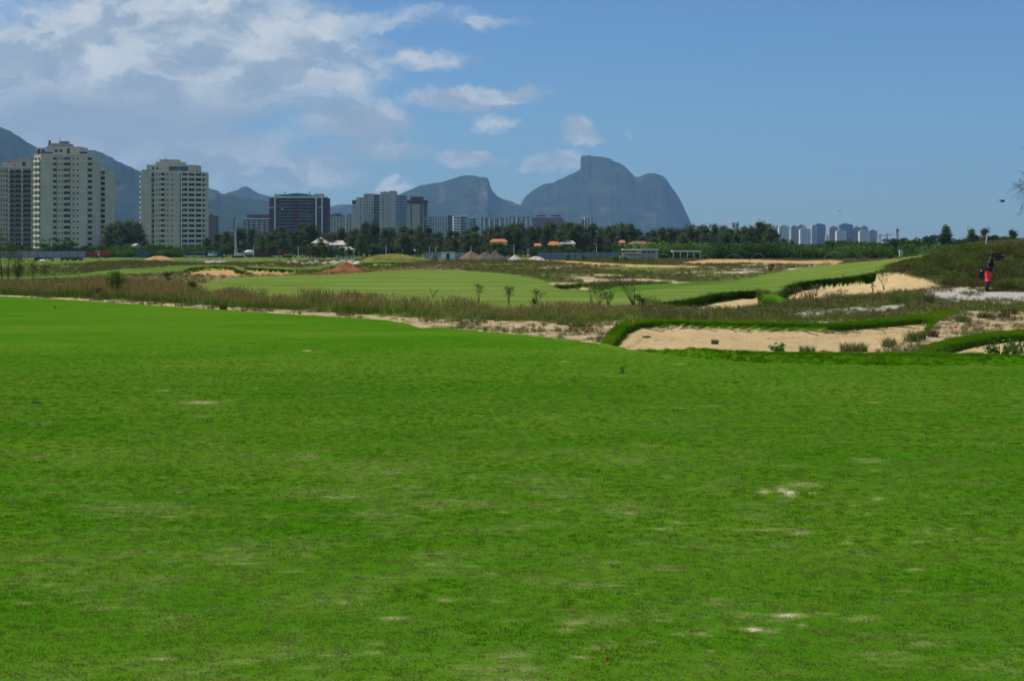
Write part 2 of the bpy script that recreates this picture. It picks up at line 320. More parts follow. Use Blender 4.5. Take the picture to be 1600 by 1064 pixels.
def zones(x, y, zb):
    """ground cover at a ground point, laid out from the photo's rows and columns on the uncarved ground"""
    d = np.maximum(y, 1.0); px = x*F/d+CX; pyf = HZ+(CAMZ-zb)*F/d
    pxw = px+ (fbm(x*1.3, y*0.5, 3)-.5)*10; pyw = pyf+(fbm(x*1.1+5, y*.5, 4)-.5)*np.clip(150/d, .6, 4)
    z = np.full(px.shape, ROUGH)
    far = pyf < 416
    z[pyf < 402] = DARKG
    n = fbm(x/9, y/26, 21)
    z[(pyf > 404) & (pyf < 424) & (n > .40)] = BROWN
    z[(pyf > 424) & (px > 560)] = MIDR
    z[(px > 1060) & (pyw > 412) & (pyw < 427) & (fbm(x/4, y/12, 31) > .56)] = WHITE
    z[(px > 840) & (px < 1100) & (pyw > 428) & (pyw < 446) & (fbm(x/3, y/9, 33) > .66)] = SPARSE
    z[(px > 600) & (px < 900) & (pyw > 403) & (pyw < 420) & (fbm(x/5, y/14, 35) > .70)] = SPARSE
    z[(px < 200) & (pyw > 419) & (pyw < 434)] = DARKG
    z[inside(pxw, pyf, FAIR_FARL)] = FARG; z[inside(pxw, pyf, FAIR_FARM)] = FARG; z[inside(pxw, pyf, GREEN_FAR)] = FARG
    z[inside(pxw, pyf, FAIR_LEFT)] = FARG
    z[inside(pxw, pyf, SAND_FARR) | inside(pxw, pyf, SAND_STRIPF)] = SAND
    z[inside(pxw, pyw, [(150,432),(210,429),(290,427),(330,431),(460,430),(500,428),(560,424),(560,428),(500,431),(400,434),(330,441),(300,448),(150,440)])] = BROWN
    z[inside(pxw, pyf, FAIR_MAIN)] = FAIR
    z[inside(pxw, pyw, HEATH)] = HEA
    tall = (pyw > E_TG_TOP(px)) & (pyf < E_LAWN_AT(px))
    z[tall & (px <= 1010)] = TALL
    z[tall & (px > 1010)] = MIDR
    z[(pyw > cur(px, [(1000,470),(1060,473),(1090,478),(1180,480),(1240,472),(1300,466),(1440,455),(1480,464),(1600,472)])) & (px > 1000) & (pyf < E_LAWN_AT(px))] = MIDR
    ew = (fbm(x*2.2, y*1.1, 37)-.5)*13
    z[inside(pxw, pyw+ew*.6, WHITE1) | inside(pxw, pyw+ew, WHITE2)] = WHITE
    z[(pyw > E_TG_BOT(px)) & (pyf < E_LAWN_AT(px)) & (px < 1490)] = SPARSE
    z[inside(pxw, pyw, SANDR)] = SPARSE
    z[inside(px, pyf, COLL_A) | inside(px, pyf, COLL_B)] = LUSH
    z[inside(px, pyf, [(1186,461),(1206,460),(1214,462),(1240,470),(1215,476),(1185,478),(1178,478),(1190,470)])] = LUSH
    z[inside(px, pyf, POLY_R1) | inside(px, pyf, POLY_R2) | inside(px, pyf, POLY_S) | inside(px, pyf, POLY_M1) | inside(px, pyf, POLY_M2) | inside(px, pyf, POLY_M3) | inside(px, pyf, POLY_M4)] = SAND
    z[inside(px, pyf, POLY_A) | inside(px, pyf, POLY_B)] = SAND
    for poly, wd_ in ((POLY_A, 1.8), (POLY_B, 1.8), (POLY_R1, 1.3), (POLY_R2, 1.5), (POLY_S, .9), (POLY_M1, .8), (POLY_M2, .8), (POLY_M3, .6), (POLY_M4, .5)):
        z[inside(px, pyf, poly) & ~((poly is POLY_R2) & (px > 1368)) & ~inside(px, pyf-np.clip(.34*5777/d**2, .3, 2.2), poly)] = LUSH
    z[(pyf > cur(px, E_BACK)) & (px > 925) & (pyf < E_LAWN_AT(px)+1)] = LUSH
    z[pyf >= E_LAWN_AT(px)] = LAWN
    z[y < 25] = LAWN
    return z
def E_LAWN_AT(px): return cur(px, E_LAWN)+0.8*(fbm(px/14, px*0+3, 8)-.5)
def ground_z(x, y, zb=None):
    x = np.asarray(x, float); y = np.asarray(y, float)
    if zb is None: zb = base_z(x, y)
    d = np.maximum(y, 1.0); px = x*F/d+CX; pyf = HZ+(CAMZ-zb)*F/d
    z = zb.copy()
    # the low turf bank along the near bunkers
    e = E_LAWN_AT(px); bk = cur(px, E_BACK); on = sstep(900, 1000, px)
    up = sstep(e+.3, e-3.2, pyf)*sstep(bk-3, bk+1, pyf)
    z += on*up*(.17+.03*(fbm(x*2, y*2, 41)-.5)-.06*sstep(e-4, bk, pyf))
    ca = inside(px, pyf, COLL_A) | inside(px, pyf, COLL_B)
    z += np.where(ca, .05, 0)
    for poly, depth in CARVES:
        m = inside(px, pyf, poly)
        if not m.any(): continue
        a = np.array(poly); ym = a[:, 1]
        pxm = px[m]; top = np.full(pxm.shape, 1e9); bot = np.full(pxm.shape, -1e9)
        for i in range(len(a)):
            (x1, y1), (x2, y2) = a[i], a[(i+1) % len(a)]
            if x1 == x2: continue
            h = ((x1 <= pxm) & (pxm <= x2)) | ((x2 <= pxm) & (pxm <= x1))
            yi = y1+(pxm-x1)*(y2-y1)/(x2-x1)
            top = np.where(h, np.minimum(top, yi), top); bot = np.where(h, np.maximum(bot, yi), bot)
        t = np.clip((bot-pyf[m])/np.maximum(bot-top, 1e-3), 0, 1)
        if poly is POLY_R2: depth = depth*np.interp(pxm, [1362, 1400], [1, .2])
        ft = pyf[m]-top                                        # rows below the rim: the turf face drops over the first three
        z[m] = z[m]-depth*(0.35*sstep(0, .12, t)+.65*sstep(0.0, .8, t))*sstep(0, np.clip(.32*5777/y[m]**2, .3, 2.0), ft) + 0.05*(fbm(x[m]*1.2, y[m]*1.2, 44)-.5)
    return z
SX = np.concatenate([np.linspace(-4200, -1300, 60, endpoint=False), np.linspace(-1300, 1300, 1000), np.linspace(1300, 4200, 61)[1:]])
rows = np.concatenate([[1400., 1250., 1150.], np.arange(1080, 700, -2.5), np.arange(700, 578, -3.), np.arange(578, 505, -0.5), np.arange(505, 404, -0.3), np.arange(404, 386.6, -.4)])
YD = np.concatenate([[-30., -15., -6., -2., 1.], CAMZ*F/(rows-HZ)])
AP = 14.0                                                       # the fan of columns opens from a point behind the camera
GX = SX[None, :]*(np.maximum(YD, -13)[:, None]+AP)/F
GX[0] *= 8; GX[1] *= 5
GY = np.repeat(YD[:, None], len(SX), 1)
ZB = base_z(GX, GY); GZ = ground_z(GX, GY, ZB)
ZN = zones(GX, GY, ZB)
PXG = GX*F/np.maximum(GY, 1)+CX; PYG = HZ+(CAMZ-ZB)*F/np.maximum(GY, 1)
# ground colours (what grows or lies there), before the fine noise of the materials
CZ = {LAWN: (.045,.16,.006), LUSH: (.055,.15,.004), SAND: (.60,.45,.235), TALL: (.10,.115,.035), FAIR: (.118,.190,.034), WHITE: (.50,.46,.405), HEA: (.062,.058,.030), BROWN: (.19,.155,.07),
      SPARSE: (.56,.43,.26), FARG: (.10,.165,.032), DARKG: (.07,.12,.028), ROUGH: (.13,.155,.045), MIDR: (.10,.125,.035)}
CG = np.zeros((*ZN.shape, 3))
for k, c in CZ.items(): CG[ZN == k] = c
nb = fbm(GX/6, GY/18, 51)[..., None]; nbr = fbm(GX/2.2, GY/7, 57)[..., None]
mask = np.isin(ZN, (ROUGH, BROWN, MIDR, DARKG, TALL))[..., None]
CG = np.where(mask, CG*(1+(nb-.5)*1.0), CG)
CG = np.where(mask & (nbr > .55), CG*(.7*np.array([1, 1, 1]))+.3*np.array([.13, .10, .05]), CG)
hm = (ZN == HEA)[..., None]
CG = np.where(hm, CG*(0.75+.7*nbr), CG); CG = np.where(hm & (fbm(GX/1.1, GY/3, 59)[..., None] > .62), np.array([.26, .19, .12]), CG)
sm = np.isin(ZN, (SPARSE,))[..., None]
CG = np.where(sm, CG+(np.array([.17, .17, .06])-CG)*sstep(.5, .72, fbm(GX*3.5, GY*1.6, 61))[..., None], CG)
sd = (ZN == SAND)[..., None]
CG = np.where(sd, CG*(.88+.25*fbm(GX*1.2, GY*.6, 63)[..., None]), CG)
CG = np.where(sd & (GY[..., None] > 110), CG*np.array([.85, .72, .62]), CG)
CG = np.where((ZN == FAIR)[..., None] & (fbm(GX/8, GY/8, 66)[..., None] > .5), CG*np.array([1.12, 1.0, 1.1]), CG)
# mown edge darker and lusher than the middle of the fairway
ew = ((ZN == FAIR)*sstep(870, 940, PXG)*sstep(1215, 1110, PXG)*sstep(-1, 4, cur(PXG, [(880,460),(1000,456),(1100,447),(1180,440),(1230,425)])-PYG))[..., None]
CG = CG*(1-ew)+np.array([.065, .155, .018])*ew
fm = np.isin(ZN, (FAIR, FARG))[..., None]
CG = np.where(fm, CG*(1+.05*np.tanh(1.5*np.sin((GY+GX*.22+3*(fbm(GX/30, GY/30, 141)-.5))*2*math.pi/8.5))[..., None]+.22*(fbm(GX/5, GY/16, 143)-.5)[..., None]), CG)
# worn, sandy places in the near lawn
WORN = [(312,629,38,3,.8),(300,637,20,2,.5),(355,626,14,2,.4),(315,650,26,3,.55),(480,548,10,2,.7),(500,549,12,2,.5),(482,711,30,9,.45),(1235,771,14,7,1.),(1250,757,32,5,.8),(1192,768,14,4,.8),(1222,765,14,5,.9),
 (1270,770,10,4,.7),(1372,779,12,3,.8),(1335,790,12,3,.5),(1250,832,18,4,.8),(1190,827,70,3,.6),(1490,780,60,4,.35),(1355,719,34,4,.6),(1260,683,30,3,.3),(1545,694,60,4,.35),(985,801,18,3,.6),(1045,797,40,4,.4),
 (875,796,16,3,.5),(915,748,20,4,.4),(1060,816,16,5,.5),(1100,761,30,4,.3),(1230,961,34,5,1.),(1180,983,20,5,.9),(1200,985,26,5,.6),(1160,962,14,3,.6),(1290,960,60,4,.5),(1340,966,40,6,.6),(895,974,22,5,.75),
 (885,983,14,5,.5),(610,965,26,4,.7),(690,957,30,3,.4),(475,868,16,4,.6),(1065,991,14,7,.6),(1020,1002,12,4,.5),(780,940,18,5,.5),(800,970,40,5,.4),(730,1040,60,14,.35),(945,1011,34,4,.5),(1530,1040,40,8,.35),
 (1450,830,30,8,.35),(1430,640,80,3,.3),(1330,640,70,3,.25),(880,565,8,1.5,.7),(1063,569,9,1.5,.8),(1055,578,20,2,.3),(1080,638,70,2,.3),(820,855,60,6,.35),(640,740,80,5,.25),(420,870,60,5,.25),(150,700,60,3,.3),
 (80,765,50,3,.3),(230,960,60,8,.25),(560,900,80,6,.25),(1460,1010,60,10,.35),(1360,760,50,4,.3),(1150,745,70,5,.3),(980,700,80,5,.2),(1000,860,90,6,.25)]
def streak(x, y):
    """thin, dry places in the lawn"""
    return np.clip((fbm(x*1.7, y*2.1, 131, 5)-.47)*2.6+(fbm(x*.12, y*.12, 133, 3)-.5)*1.2, 0, 1)*np.interp(y, [6, 14, 24, 40], [.70, .60, .35, .08])
_r = random.Random(11)
for _ in range(70):
    _x = 1600*_r.random()**.75; _y = _r.choice([_r.uniform(600, 1060), _r.uniform(720, 1060)]); WORN.append((_x, _y, _r.uniform(5, 24), _r.uniform(1.6, 3.6)*(_y-380)/500, _r.uniform(.35, .75)))
wm = np.where(GY < 60, streak(GX, np.maximum(GY, 1))*.62, 0)
for (a, b, ra, rb, am) in WORN:
    wm = np.maximum(wm, am*np.exp(-(((PXG-a)/ra)**2+((PYG-b)/rb)**2)*.8))
NXG = GX.shape[1]
def patch_mesh(name, ids, mat, cut=None):
    """the part of the ground sheet with these covers, as a mesh of its own"""
    zc = ZN[:-1, :-1]
    m = np.isin(zc, ids)
    if cut is not None: m &= cut[:-1, :-1]
    r, c = np.nonzero(m); i0 = r*NXG+c
    q = np.stack([i0, i0+1, i0+NXG+1, i0+NXG], 1)
    u, inv = np.unique(q.ravel(), return_inverse=True)
    V = np.stack([GX.ravel()[u], GY.ravel()[u], GZ.ravel()[u]], 1)
    me = mesh_np(name, V, inv.reshape(-1, 4), mat, True, {'cover': CG.reshape(-1, 3)[u], 'worn': wm.ravel()[u]})
    o = link(name, me); tag(o, kind='structure'); return o

def ground_mat(name, kind):
    mt = bpy.data.materials.new(name); mt.use_nodes = True; g = NT(mt.node_tree); g.n.clear()
    tcn = g.new('ShaderNodeTexCoord'); pos = tcn.outputs['Object']
    at = g.new('ShaderNodeAttribute', attribute_name='cover'); c = at.outputs['Color']
    rough = 0.95
    if kind == 'lawn':
        st = g.v('MULTIPLY', pos, (0.35, 1.0, 1.0))
        big = g.noise(g.v('MULTIPLY', pos, (.5, 1, 1)), 0.22, 5, 0.6); mid = g.noise(st, 2.2, 6, 0.65); fine = g.noise(g.v('MULTIPLY', pos, (1.0, 1.0, 1)), 42.0, 4, 0.7)
        c = g.mix(g.ramp(big, .35, .65), (.040, .140, .003, 1), (.070, .163, .008, 1))
        c = g.mix(g.m('MULTIPLY', g.ramp(mid, .45, .68), .55), c, (.098, .165, .018, 1))
        c = g.mix(g.ramp(fine, .30, .72), g.mix(1.0, c, (.74, .76, .72), 'MULTIPLY'), g.mix(1.0, c, (1.35, 1.28, 1.5), 'MULTIPLY'))
        wat = g.new('ShaderNodeAttribute', attribute_name='worn').outputs['Fac']
        wn = g.noise(st, 7.0, 8, 0.75); wf = g.noise(pos, 38.0, 5, .7); ws = g.m('ADD', wat, g.m('ADD', g.m('MULTIPLY', g.m('SUBTRACT', wn, .5), 2.0), g.m('MULTIPLY', g.m('SUBTRACT', wf, .5), 1.4)))
        strk = g.noise(g.v('MULTIPLY', pos, (.22, 1.3, 1)), 1.6, 7, 0.68)
        ws2 = g.m('MULTIPLY', g.ramp(strk, .60, .76), g.ramp(big, .42, .6, .25, .8))
        c = g.mix(g.m('MULTIPLY', ws2, .6), c, (.24, .23, .12, 1))
        c = g.mix(g.ramp(ws, .2, .75, 0, .85), c, (.20, .215, .075, 1)); c = g.mix(g.ramp(ws, .80, .98), c, (.54, .48, .36, 1))
        bh, bs_, bd = fine, .6, .02
    elif kind == 'sand':
        n1 = g.noise(pos, 3.0, 7, .65); n2 = g.noise(pos, 26.0, 4, .7)
        c = g.mix(g.ramp(n1, .35, .7), g.mix(1.0, c, (.86, .84, .8), 'MULTIPLY'), g.mix(1.0, c, (1.08, 1.08, 1.08), 'MULTIPLY'))
        c = g.mix(g.ramp(n2, .62, .75, 0, .5), c, (.22, .17, .11, 1))
        n3 = g.noise(g.v('MULTIPLY', pos, (1, .6, 1)), 1.3, 8, .7, 1.0); c = g.mix(g.ramp(n3, .5, .72, 0, .45), c, g.mix(1.0, c, (.62, .56, .5), 'MULTIPLY')); bh = g.noise(pos, 6.0, 8, .68); bs_, bd = 1.0, .16
    elif kind == 'fair':
        n1 = g.noise(g.v('MULTIPLY', pos, (.25, 1, 1)), .35, 6, .6); n2 = g.noise(pos, 14.0, 4, .7)
        c = g.mix(g.ramp(n1, .35, .65), g.mix(1.0, c, (.82, .90, .75), 'MULTIPLY'), g.mix(1.0, c, (1.15, 1.05, 1.2), 'MULTIPLY'))
        c = g.mix(g.ramp(n2, .3, .7), g.mix(1.0, c, (.85,)*3, 'MULTIPLY'), g.mix(1.0, c, (1.12,)*3, 'MULTIPLY'))
        bh, bs_, bd = n2, .5, .03
    else:
        n1 = g.noise(pos, 1.2, 7, .68); n2 = g.noise(pos, 9.0, 5, .7)
        c = g.mix(g.ramp(n1, .3, .7), g.mix(1.0, c, (.62, .66, .62), 'MULTIPLY'), g.mix(1.0, c, (1.35, 1.28, 1.2), 'MULTIPLY'))
        c = g.mix(g.ramp(n2, .3, .7), g.mix(1.0, c, (.7,)*3, 'MULTIPLY'), g.mix(1.0, c, (1.25,)*3, 'MULTIPLY'))
        bh, bs_, bd = n1, .8, .15
    bs = g.new('ShaderNodeBsdfPrincipled'); g.put(bs.inputs['Base Color'], c); bs.inputs['Roughness'].default_value = rough; bs.inputs['Specular IOR Level'].default_value = .0
    bp = g.new('ShaderNodeBump'); bp.inputs['Strength'].default_value = bs_; bp.inputs['Distance'].default_value = bd
    g.l.new(bh, bp.inputs['Height']); g.l.new(bp.outputs[0], bs.inputs['Normal'])
    o = g.new('ShaderNodeOutputMaterial'); g.l.new(bs.outputs[0], o.inputs[0]); return mt
M_LAWN, M_SAND, M_FAIR, M_ROUGH = ground_mat('lawn_turf', 'lawn'), ground_mat('bunker_sand', 'sand'), ground_mat('fairway_turf', 'fair'), ground_mat('rough_soil', 'rough')
patch_mesh('lawn', (LAWN,), M_LAWN)
patch_mesh('turf_bank', (LUSH,), M_FAIR)
patch_mesh('bunker_sand', (SAND,), M_SAND)
patch_mesh('white_sand', (WHITE,), M_SAND)
patch_mesh('sandy_ground', (SPARSE,), M_SAND)
patch_mesh('fairway', (FAIR, FARG), M_FAIR)
patch_mesh('ground', (TALL, HEA, BROWN, DARKG, ROUGH, MIDR), M_ROUGH)
# wide sheet that carries on to the horizon under everything
M_PLAIN = make_mat('plain_scrub', (.06, .085, .03), .95, .05, .35, .01)
pv = [(-8800, -250, -3.2), (8800, -250, -3.2), (8800, 15400, -3.2), (-8800, 15400, -3.2)]
tag(link('terrain', mesh_np('terrain', pv, [(0, 1, 2, 3)], M_PLAIN)), kind='structure')
def gz1(x, y): return float(ground_z(np.array([float(x)]), np.array([float(y)]))[0])
def at(px, d, dz=0.0):
    x = wx(px, d); return Vector((x, d, gz1(x, d)+dz))

# ---------------------------------------------------------------- mountains
def mountain(name, prof, D, depth, front, color, rock, seed, nx=420, ny=47, amp=14.0, rockpts=()):
    prof = np.array(prof, float)
    p = np.linspace(prof[0, 0], prof[-1, 0], nx); h0 = (HZ-np.interp(p, prof[:, 0], prof[:, 1]))*D/F
    h0 = h0+ (fbm(p/7, p*0, seed, 5)-.5)*amp
    t = np.linspace(-1, 1, ny); y = D+np.where(t < 0, t*front, t*depth)
    PX, Y = np.meshgrid(p, y); H0 = np.meshgrid(h0, y)[0]; T = np.meshgrid(p, t)[1]
    shape = np.cos(np.clip(np.abs(T), 0, 1)*math.pi/2)**.75
    X = (PX-CX)/F*Y
    rel = fbm(X/520, Y/520, seed+3, 6)-.5
    vr = fbm(X/160, Y/700, seed+9, 4)-.5
    Z = H0*shape*(1+ (rel*.85+vr*.35)*np.abs(T)**.6*1.2*(T != 0)) - 20*(1-shape)
    Z = np.minimum(Z, (H0-CAMZ)*(Y/D)+CAMZ)
    Z = np.where(np.abs(T) >= .999, -25, Z)
    rk = sstep(.55, .8, fbm(X/260, Y/260, seed+21, 5)+.25*rel)*.35
    for (a, b, ra, rb) in rockpts:
        pz = HZ-(Z-CAMZ)*F/Y; pxx = X*F/Y+CX
        rk = np.maximum(rk, np.exp(-(((pxx-a)/ra)**2+((pz-b)/rb)**2))*(.12+.45*fbm(X/60, Z/90, seed+2)))
    C = np.array(color)[None, None]*(1-rk[..., None])+np.array(rock)[None, None]*rk[..., None]
    C = C*(.45+1.1*fbm(X/110, Y/110, seed+7, 5))[..., None]
    idx = (np.arange(ny-1)[:, None]*nx+np.arange(nx-1)[None]).ravel()
    q = np.stack([idx, idx+1, idx+nx+1, idx+nx], 1)
    o = link(name, mesh_np(name, np.stack([X.ravel(), Y.ravel(), Z.ravel()], 1), q, M_HILL, True, {'cover': C.reshape(-1, 3)}))
    tag(o, kind='structure'); return o
def hill_mat():
    mt = bpy.data.materials.new('forested_mountain'); mt.use_nodes = True; g = NT(mt.node_tree); g.n.clear()
    pos = g.new('ShaderNodeTexCoord').outputs['Object']; c = g.new('ShaderNodeAttribute', attribute_name='cover').outputs['Color']
    n1 = g.noise(pos, .012, 8, .68)
    c = g.mix(g.ramp(n1, .35, .65), g.mix(1.0, c, (.6,)*3, 'MULTIPLY'), g.mix(1.0, c, (1.4,)*3, 'MULTIPLY'))
    bs = g.new('ShaderNodeBsdfPrincipled'); g.put(bs.inputs['Base Color'], c); bs.inputs['Roughness'].default_value = 1; bs.inputs['Specular IOR Level'].default_value = 0
    bp = g.new('ShaderNodeBump'); bp.inputs['Strength'].default_value = .6; bp.inputs['Distance'].default_value = 25; g.l.new(n1, bp.inputs['Height']); g.l.new(bp.outputs[0], bs.inputs['Normal'])
    o = g.new('ShaderNodeOutputMaterial'); g.l.new(bs.outputs[0], o.inputs[0]); return mt
M_HILL = hill_mat()
FOR, ROCK = (.020, .034, .018), (.13, .11, .10)
mountain('mountain_range', [(-900,330),(-700,270),(-450,230),(-250,190),(-90,180),(-40,185),(0,197),(20,207),(50,226),(75,242),(95,254),(110,250),(122,240),(132,235.5),(145,233),(158,237),(170,244),(185,252),(200,259),(215,266),(240,276),(280,286),(320,293),(332,296),(340,297),(346,302),(355,303),(380,308),(400,311),(420,315),(440,319),(470,330),(500,345),(540,370),(570,392)],
         8000, 1500, 2300, FOR, ROCK, 101)
mountain('far_peak', [(300,370),(325,330),(345,305),(357,301),(366,297.5),(372,296),(378,292.5),(384.5,290.5),(391,294),(398,299),(405,302.5),(420,306),(440,311),(465,316),(500,321),(520,322),(530,320),(541,319),(555,320),(580,325),(600,330),(640,350),(680,385)],
         11500, 900, 2400, FOR, ROCK, 103, amp=8)
mountain('tabletop_mountain', [(560,380),(580,335),(600,318),(620,306),(632,300),(645,295),(656,290),(668,287.5),(680,285.5),(690,284),(700,281.5),(710,278),(720,275),(730,273.7),(740,274.2),(750,276),(758,276.6),(762,278),(764.5,284),(766,291),(770,299),(777,306.5),(786,310.5),(800,315),(812,319.5),(830,330),(850,350),(870,385)],
         11000, 900, 2200, FOR, ROCK, 105, amp=8, rockpts=[(743,296,5,12),(760,305,14,16),(690,300,6,16),(770,320,12,12)])
mountain('granite_mountain', [(795,388),(806,345),(812,323),(816,314),(818,310.5),(825,303),(835,296),(848,288),(858,286),(865,285),(872,280.5),(880,278),(888,273.5),(896,271),(903,267),(907,264.5),(906.8,258),(906.3,247),(909,244),(915,243),(920,242),(924,243.5),(931,243.8),(945,246),(954,248),(958,251.5),(968,254.5),(974,258),(982,265),(988,272),(993,277),(1000,275.5),(1008,271.5),(1015,270.2),(1024,271),(1034,274),(1041,278.5),(1046,287),(1052,295),(1060,307),(1066,318),(1071,330),(1077,342),(1081,352),(1084,361),(1090,374),(1098,389)],
         12000, 800, 2000, FOR, ROCK, 107, nx=700, amp=8, rockpts=[(1028,318,10,8),(1022,338,22,8),(940,325,8,14),(945,300,24,8),(915,255,8,10),(815,330,8,20),(1050,333,10,6)])
mountain('low_ridge', [(150,390),(200,378),(260,370),(330,362),(400,366),(480,372),(600,377),(700,380),(760,390)], 5200, 500, 900, (.04,.06,.025), ROCK, 109, amp=10)
# ---------------------------------------------------------------- buildings
WM = {}
def wall_mat(col, var=.10):
    k = tuple(col)
    if k not in WM: WM[k] = make_mat('painted_wall', col, .9, .15, var, .22, bump=.15, bscale=3.0)
    return WM[k]
def glass_mat(name, col, rough=.25):
    mt = make_mat(name, col, rough, .3, .35, .35); return mt
G_DARK, G_BLUE, G_TEAL, G_PALE = glass_mat('dark_window_glass', (.022,.026,.032)), glass_mat('bluish_window_glass', (.06,.10,.14)), glass_mat('teal_window_glass', (.05,.14,.17)), glass_mat('pale_curtained_glass', (.16,.18,.19), .5)
M_FRAME = make_mat('white_window_frame', (.55,.55,.52), .6, .3, .05)
M_CREAM, M_RAIL = wall_mat((.74,.68,.56)), make_mat('dark_railing', (.05,.055,.06), .5, .4, .1)
M_WHITE = wall_mat((.72,.73,.72)); M_ROOF = make_mat('grey_roof', (.22,.21,.20), .9, .1, .2, .3); M_GREENROOF = make_mat('green_metal_roof', (.03,.13,.10), .5, .4, .15, .2)
KIND = {'w': (.32, .78), 's': (.46, .74), 'B': (.02, .84), 'L': (.22, .86), 'G': (.02, .86), 't': (.12, .90)}
_pane = {}
def pane_mesh(w, h, gm, fr=True):
    k = (round(w, 2), round(h, 2), gm.name, fr)
    if k not in _pane:
        m = MB(); m.box(0, w, 0, .06, 0, h, gm)
        if fr:
            t = min(.10, w*.12)
            m.box(0, t, -.05, .0, 0, h, M_FRAME); m.box(w-t, w, -.05, .0, 0, h, M_FRAME)
            if w > 1.2: m.box(w/2-t/2, w/2+t/2, -.05, 0, 0, h, M_FRAME)
        _pane[k] = m.mesh('window')
    return _pane[k]
_balc = {}
def balc_geo(m, w, wm, out, bow, par, ox=0, oy=0, oz=0, T=None):
    """balcony slab and parapet in front of an opening; bow rounds its front"""
    T = T or (lambda x, y: (x, y))
    n = 6 if bow else 1
    fr = [(w*i/n, -out*(.55+.45*math.sin(math.pi*i/n)) if bow else -out) for i in range(n+1)]
    foot = [T(ox+w, oy-.02)]+[T(ox+0, oy-.02)]+[T(ox+a, oy+b) for a, b in fr]
    foot = foot[::-1] if False else foot
    m.prism(foot, oz-.12, oz+.10, wm)
    inn = [(a, b+.12) for a, b in fr]
    for i in range(n):
        q = [fr[i], fr[i+1], inn[i+1], inn[i]]
        m.prism([T(ox+a, oy+b) for a, b in q], oz+.10, oz+1.05, par)
    for sx in (0, w-.1):
        m.prism([T(ox+sx, oy+fr[0][1]), T(ox+sx+.1, oy+fr[0][1]), T(ox+sx+.1, oy-.02), T(ox+sx, oy-.02)], oz+.10, oz+1.05, par)
def balc_mesh(w, wm, out, bow, par):
    k = (round(w, 2), wm.name, out, bow, par.name)
    if k not in _balc: m = MB(); balc_geo(m, w, wm, out, bow, par); _balc[k] = m.mesh('balcony')
    return _balc[k]
